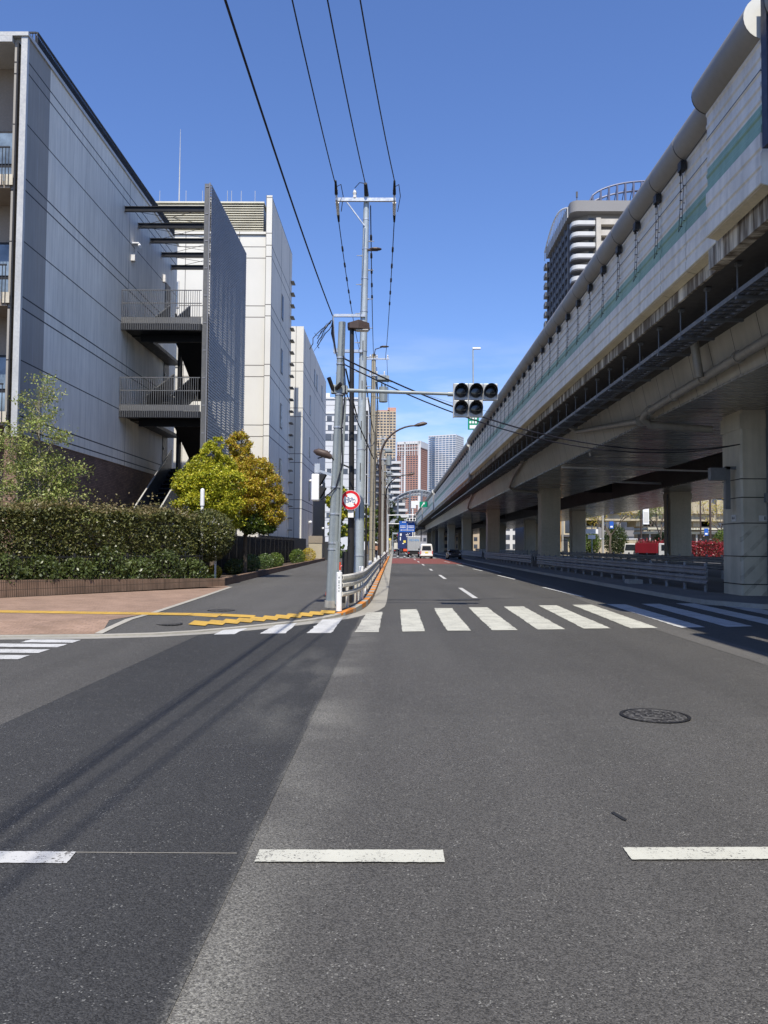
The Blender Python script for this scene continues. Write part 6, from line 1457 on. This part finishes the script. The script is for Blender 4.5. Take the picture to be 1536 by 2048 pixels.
# ---------------- trees down the left side
def rtree(x, y, h, r, mt, label, N=6000, ls=.3, group='trees along the footpath', z0=.15, bark='bark', low=.3):
    return tree('tree', x, y, z0, h, blobs(x, y, z0+h*low, z0+h-.25*r, r, 7), MT[mt], MT[bark], label, N, ls, group=group, trunkr=.14)
rtree(-7.0, 100, 9.5, 1.6, 'lyel', 'narrow yellow-green street tree beside the third grey building', 11000, .26)
rtree(-7.6, 112, 10.5, 1.6, 'lgreen', 'green street tree just behind the narrow yellow-green one', 8000, .28)
rtree(-5.2, 118, 8, 1.7, 'lyel', 'yellow-green street tree seen just right of the pale utility pole', 9000, .28)
rtree(-4.6, 140, 9, 2.2, 'lgreen', 'green street tree between the pale pole and the brownish pole', 8000, .32)
rtree(-6.4, 90, 4.2, 1.0, 'lgreen', 'small bushy tree by the gate wall', 4000, .2)
rtree(-2.4, 185, 13.5, 2.6, 'ldk', 'dark tall tree behind the gantry post', 9000, .4)
rtree(1.0, 228, 10, 2.6, 'ldk', 'dark tree under the arched bridge', 7000, .4)
rtree(2.0, 262, 12, 3.4, 'lgreen', 'green tree at the far end of the road', 7000, .45)
rtree(-3.5, 250, 14, 3.6, 'ldk', 'farthest dark tree on the left of the road', 7000, .45)
for k, (x, y, r) in enumerate([(-6.9, 86, .7), (-6.6, 96, .7), (-5.9, 108, .8)]):
    leaves('low_shrub', ellps((x, y, .5), (r, r*2.5, r), 1500, .6), .16, MT['lgreen'], None, ['far planter shrub beside the gate', 'far planter shrub beneath the yellow-green trees', 'farthest clipped shrub on the footpath'][k], 'shrub', (x, y, .2), group='shrubs along the footpath')
# ---------------- the sunlit street beyond the flyover (positions and heights scaled up about the camera)
n = NT('tan_viaduct_concrete'); v = n.ramp(n.noise(1, 4, n.vec((2, 2, .3))), .35, .7, 1.05, .7); n.out(n.sc((.42, .36, .25), v), .85); MT['tanc'] = n.m
V = thing('concrete_viaduct', 'tan concrete railway viaduct with boxy parapets beyond the flyover', 'bridge', (60, 175, 0))
m = MB(); m.box(26, 176, 7.6, 150, 186, 9.2); part('deck', m, MT['tanc'], V)
for i, x in enumerate(np.arange(27, 130, 6.2)):
    m = MB(); m.box(x, 175.2, 9.2, x+4.6, 175.98, 12.2+(.6 if i % 3 == 0 else 0)); m.box(x+4.6, 175.5, 9.2, x+6.0, 175.9, 11.4); part('parapet', m, MT['tanc'], V)
for x in np.arange(30, 140, 12.5):
    m = MB(); m.box(x, 177, .1, x+2.2, 184, 7.6); m.box(x-1.6, 177, 6.4, x+3.8, 184, 7.58); part('pier', m, MT['tanc'], V)
m = MB(); m.box(26, 177, 13.0, 150, 185, 13.5)
for x in np.arange(28, 150, 9): m.box(x, 177, 9.2, x+.3, 177.3, 13.0)
part('canopy', m, MT['dgr'], V)
BW = thing('boundary_wall', 'long low tan wall in front of the viaduct', 'wall', (60, 160, .1))
m = MB(); m.box(30, 160, .1, 140, 160.6, 3.3); part('wall', m, MT['tanc'], BW)
m = MB(); m.box(30, 159.9, 3.3, 140, 160.7, 3.5); part('coping', m, MT['whtf'], BW)
SH = thing('station_shelter', 'low building with a long cream flat roof behind the trucks', 'building', (52, 138, 0))
m = MB(); m.box(43.5, 138, 4.1, 70, 146, 4.5); m.box(43.5, 137.5, 4.8, 70, 146, 5.15); part('roof', m, mat('cream_roof', (.5, .47, .36), .6), SH)
m = MB(); m.box(44, 141, .1, 70, 145, 4.1); part('wall', m, MT['dgr'], SH)
for x in (44, 52, 60): m = MB(); m.box(x, 138.4, .1, x+.25, 138.65, 4.1); part('post', m, MT['trimw'], SH)
GB = thing('grey_warehouse', 'dark glazed building behind the bare trees beyond the flyover', 'building', (62, 207, 0))
m = MB(); m.box(34, 207, 0, 165, 225, 17.5); part('wall', m, MT['mgr'], GB)
for z in (1.6, 6.3, 11.4):
    m = MB()
    for x in np.arange(35, 160, 4.7): m.box(x, 206.9, z, x+3.6, 206.98, z+3)
    part('window', m, MT['win'], GB)
CH = thing('cream_house', 'cream building with an orange-brown door strip between the first and second piers', 'building', (32, 150, 0))
m = MB(); m.box(27.5, 150, 0, 33.5, 158, 8.6); part('wall', m, mat('cream_house_render', (.5, .43, .3), .8), CH)
for x, z in ((28, .6), (29.6, .6), (31.4, .6), (28, 4.4), (30, 4.4), (32, 4.4)):
    m = MB(); m.box(x, 149.9, z, x+1.1, 149.97, z+2.3); part('window', m, MT['win'], CH)
m = MB(); m.box(27.3, 149.4, 3.6, 33.7, 149.98, 4.0); m.box(27.2, 149.5, 8.6, 33.8, 158.2, 8.9); part('eave', m, MT['dgr'], CH)
for i, (x, y, w, h, mt, lb) in enumerate([(15.5, 330, 20, 20, 'tan', 'tan building glimpsed between the far piers'), (31, 262, 16, 12, 'whtf', 'white low building glimpsed between the far piers'), (50, 250, 60, 21, 'tanb', 'brown building beyond the far piers')]):
    t = thing('roadside_building', lb, 'building', (x, y, 0)); m = MB(); m.box(x, y, 0, x+w, y+10, h); part('wall', m, MT[mt], t)
    for k in range(int(h/3)):
        m = MB()
        for q in np.arange(.6, w-1.4, 2.4): m.box(x+q, y-.08, 1+3*k, x+q+1.5, y-.01, 2.6+3*k)
        part('window', m, MT['win'], t)
leaves('red_hedge', np.concatenate([np.stack([rng.uniform(36.5, 56, 15000), rng.uniform(110, 111.5, 15000), rng.uniform(.2, 2.3, 15000)], 1), np.stack([rng.uniform(33.5, 56, 5000), rng.uniform(110, 111.5, 5000), 2.25+rng.exponential(.13, 5000)], 1)]), .24, MT['lred'], None, 'bright red-leaved hedge beyond the crash barrier', 'hedge', (44, 110.5, .1))
for k, (x, y, r, h, mt, lb) in enumerate([(51, 122, 2.6, 5.0, 'lgreen', 'round green bush above the red hedge'), (55.5, 125, 2.2, 5.6, 'llow', 'second green bush above the red hedge, to the right'), (33.2, 145, 1.6, 4.6, 'lgreen', 'green bush beside the cream house beyond the second pier'), (39.5, 143, 2.2, 5.8, 'ldk', 'dark bush left of the white truck'), (44.5, 133, 1.7, 4.3, 'ldk', 'dark bush beside the cream-roofed shelter'), (36.5, 150, 2.2, 4.8, 'lgreen', 'wide green bush in front of the long tan wall')]):
    leaves('bush', ellps((x, y, h*.5), (r, r, h*.5), 4500, .3), .3, MT[mt], None, lb, 'bush', (x, y, .1), group='bushes beyond the flyover')
def bare(x, y, h, mt, label, N=3500, seed=1):
    t = thing('tree', label, 'tree', (x, y, .1), 'trees beyond the flyover'); random.seed(seed); m = MB(); tips = []
    def br(p, d, l, r, k):
        e = p+d*l; m.tube([p, p.lerp(e, .5)+Vector((random.gauss(0, .05), random.gauss(0, .05), 0))*l, e], [r, r*.8, r*.6], 5)
        if k == 0: tips.append(e); return
        for _ in range(3): br(p.lerp(e, random.uniform(.55, 1)), (d+Vector((random.gauss(0, .5), random.gauss(0, .5), random.gauss(.1, .3)))).normalized(), l*.68, r*.55, k-1)
    br(Vector((x, y, .1)), Vector((0, 0, 1)), h*.34, .22, 4); part('trunk', m, MT['bark'], t)
    P = np.array([tuple(random.choice(tips)) for _ in range(N)])+rng.normal(size=(N, 3))*.42; leaves('crown', P, .22, MT[mt], t); return t
bare(42.2, 127, 13, 'lpale', 'half-bare pale green tree left of the second-row pier', 4500, 3)
bare(36.2, 134, 11.5, 'lora', 'bare brownish tree beyond the second pier', 900, 5)
bare(53.5, 132, 13, 'lora', 'bare brownish tree right of the second-row pier', 1200, 9)
bare(33.2, 155, 11, 'lgreen', 'slender green tree far behind the cream house', 3000, 12)
bare(47.5, 150, 12, 'ldk', 'bare dark tree in front of the viaduct', 1500, 15)
random.seed(8)
for x, y, h, r, mt, lb in [(32.4, 124.5, 11.9, .19, 'cpole2', 'grey pole plastered with notices beyond the second pier'), (37.4, 121.5, 12.4, .13, 'brownm', 'slim brown pole beyond the median with a white box'), (30.9, 147, 9.6, .22, 'cpole2', 'pale pole next to the orange banner'), (49, 124.5, 11.9, .19, 'brownm', 'brown pole in front of the red hedge'), (47.3, 124, 9.6, .14, 'brownm', 'thinner brown pole left of the one before the red hedge')]:
    t = thing('street_pole', lb, 'pole', (x, y, .1), 'poles beyond the flyover'); m = MB(); m.cyl((x, y, .1), (x, y, h), r, r*.8, 10); part('post', m, MT[mt], t, smooth=True)
    m = MB(); m.cyl((x, y, 3), (x, y, 3.1), r+.03, n=10); part('band', m, MT['steel'], t)
m = MB(); m.box(37.6, 121.2, 5.2, 38.5, 121.5, 7.8); m.box(37.7, 121.18, 5.5, 38.4, 121.19, 7.1, 1); solo('banner_sign', m, [MT['wht'], MT['sgrey']], 'white upright sign box on the slim brown pole beyond the median', 'sign')
m = MB(); m.box(29.3, 146.6, 1.4, 30.5, 146.9, 9.0); b = solo('orange_banner', m, MT['amber'], 'tall orange banner sign beside the second pier', 'sign')
m = MB(); m.cyl((29.9, 146.5, 8.1), (29.9, 146.6, 8.1), .42, n=16)
for z in (6.7, 5.8, 4.9, 4.0): m.box(29.65, 146.55, z, 30.15, 146.6, z+.5)
part('characters', m, MT['tail'], b)
for x, y, z, lb in ((47.6, 123.3, 3.6, 'small blue sign on the brown pole before the red hedge'), (33.4, 124.3, 4.6, 'small blue sign on the arm of the notice-covered pole')):
    m = MB(); m.box(x, y, z, x+.6, y+.07, z+1.1); m.box(x+.1, y-.01, z+.15, x+.5, y-.002, z+.4, 1); solo('blue_sign', m, [MT['blue'], MT['wht']], lb, 'sign')
DS = thing('direction_sign', 'pale direction signs on a thin post just right of the second-row pier', 'sign', (29.5, 120, .1))
m = MB(); m.cyl((29.6, 120, .1), (29.6, 120, 5.0), .07, n=8); part('post', m, MT['galv'], DS)
m = MB(); m.box(28.6, 119.9, 3.7, 30.5, 119.98, 4.4); m.box(29.0, 119.9, 2.9, 30.1, 119.98, 3.5); part('plate', m, MT['wht'], DS)
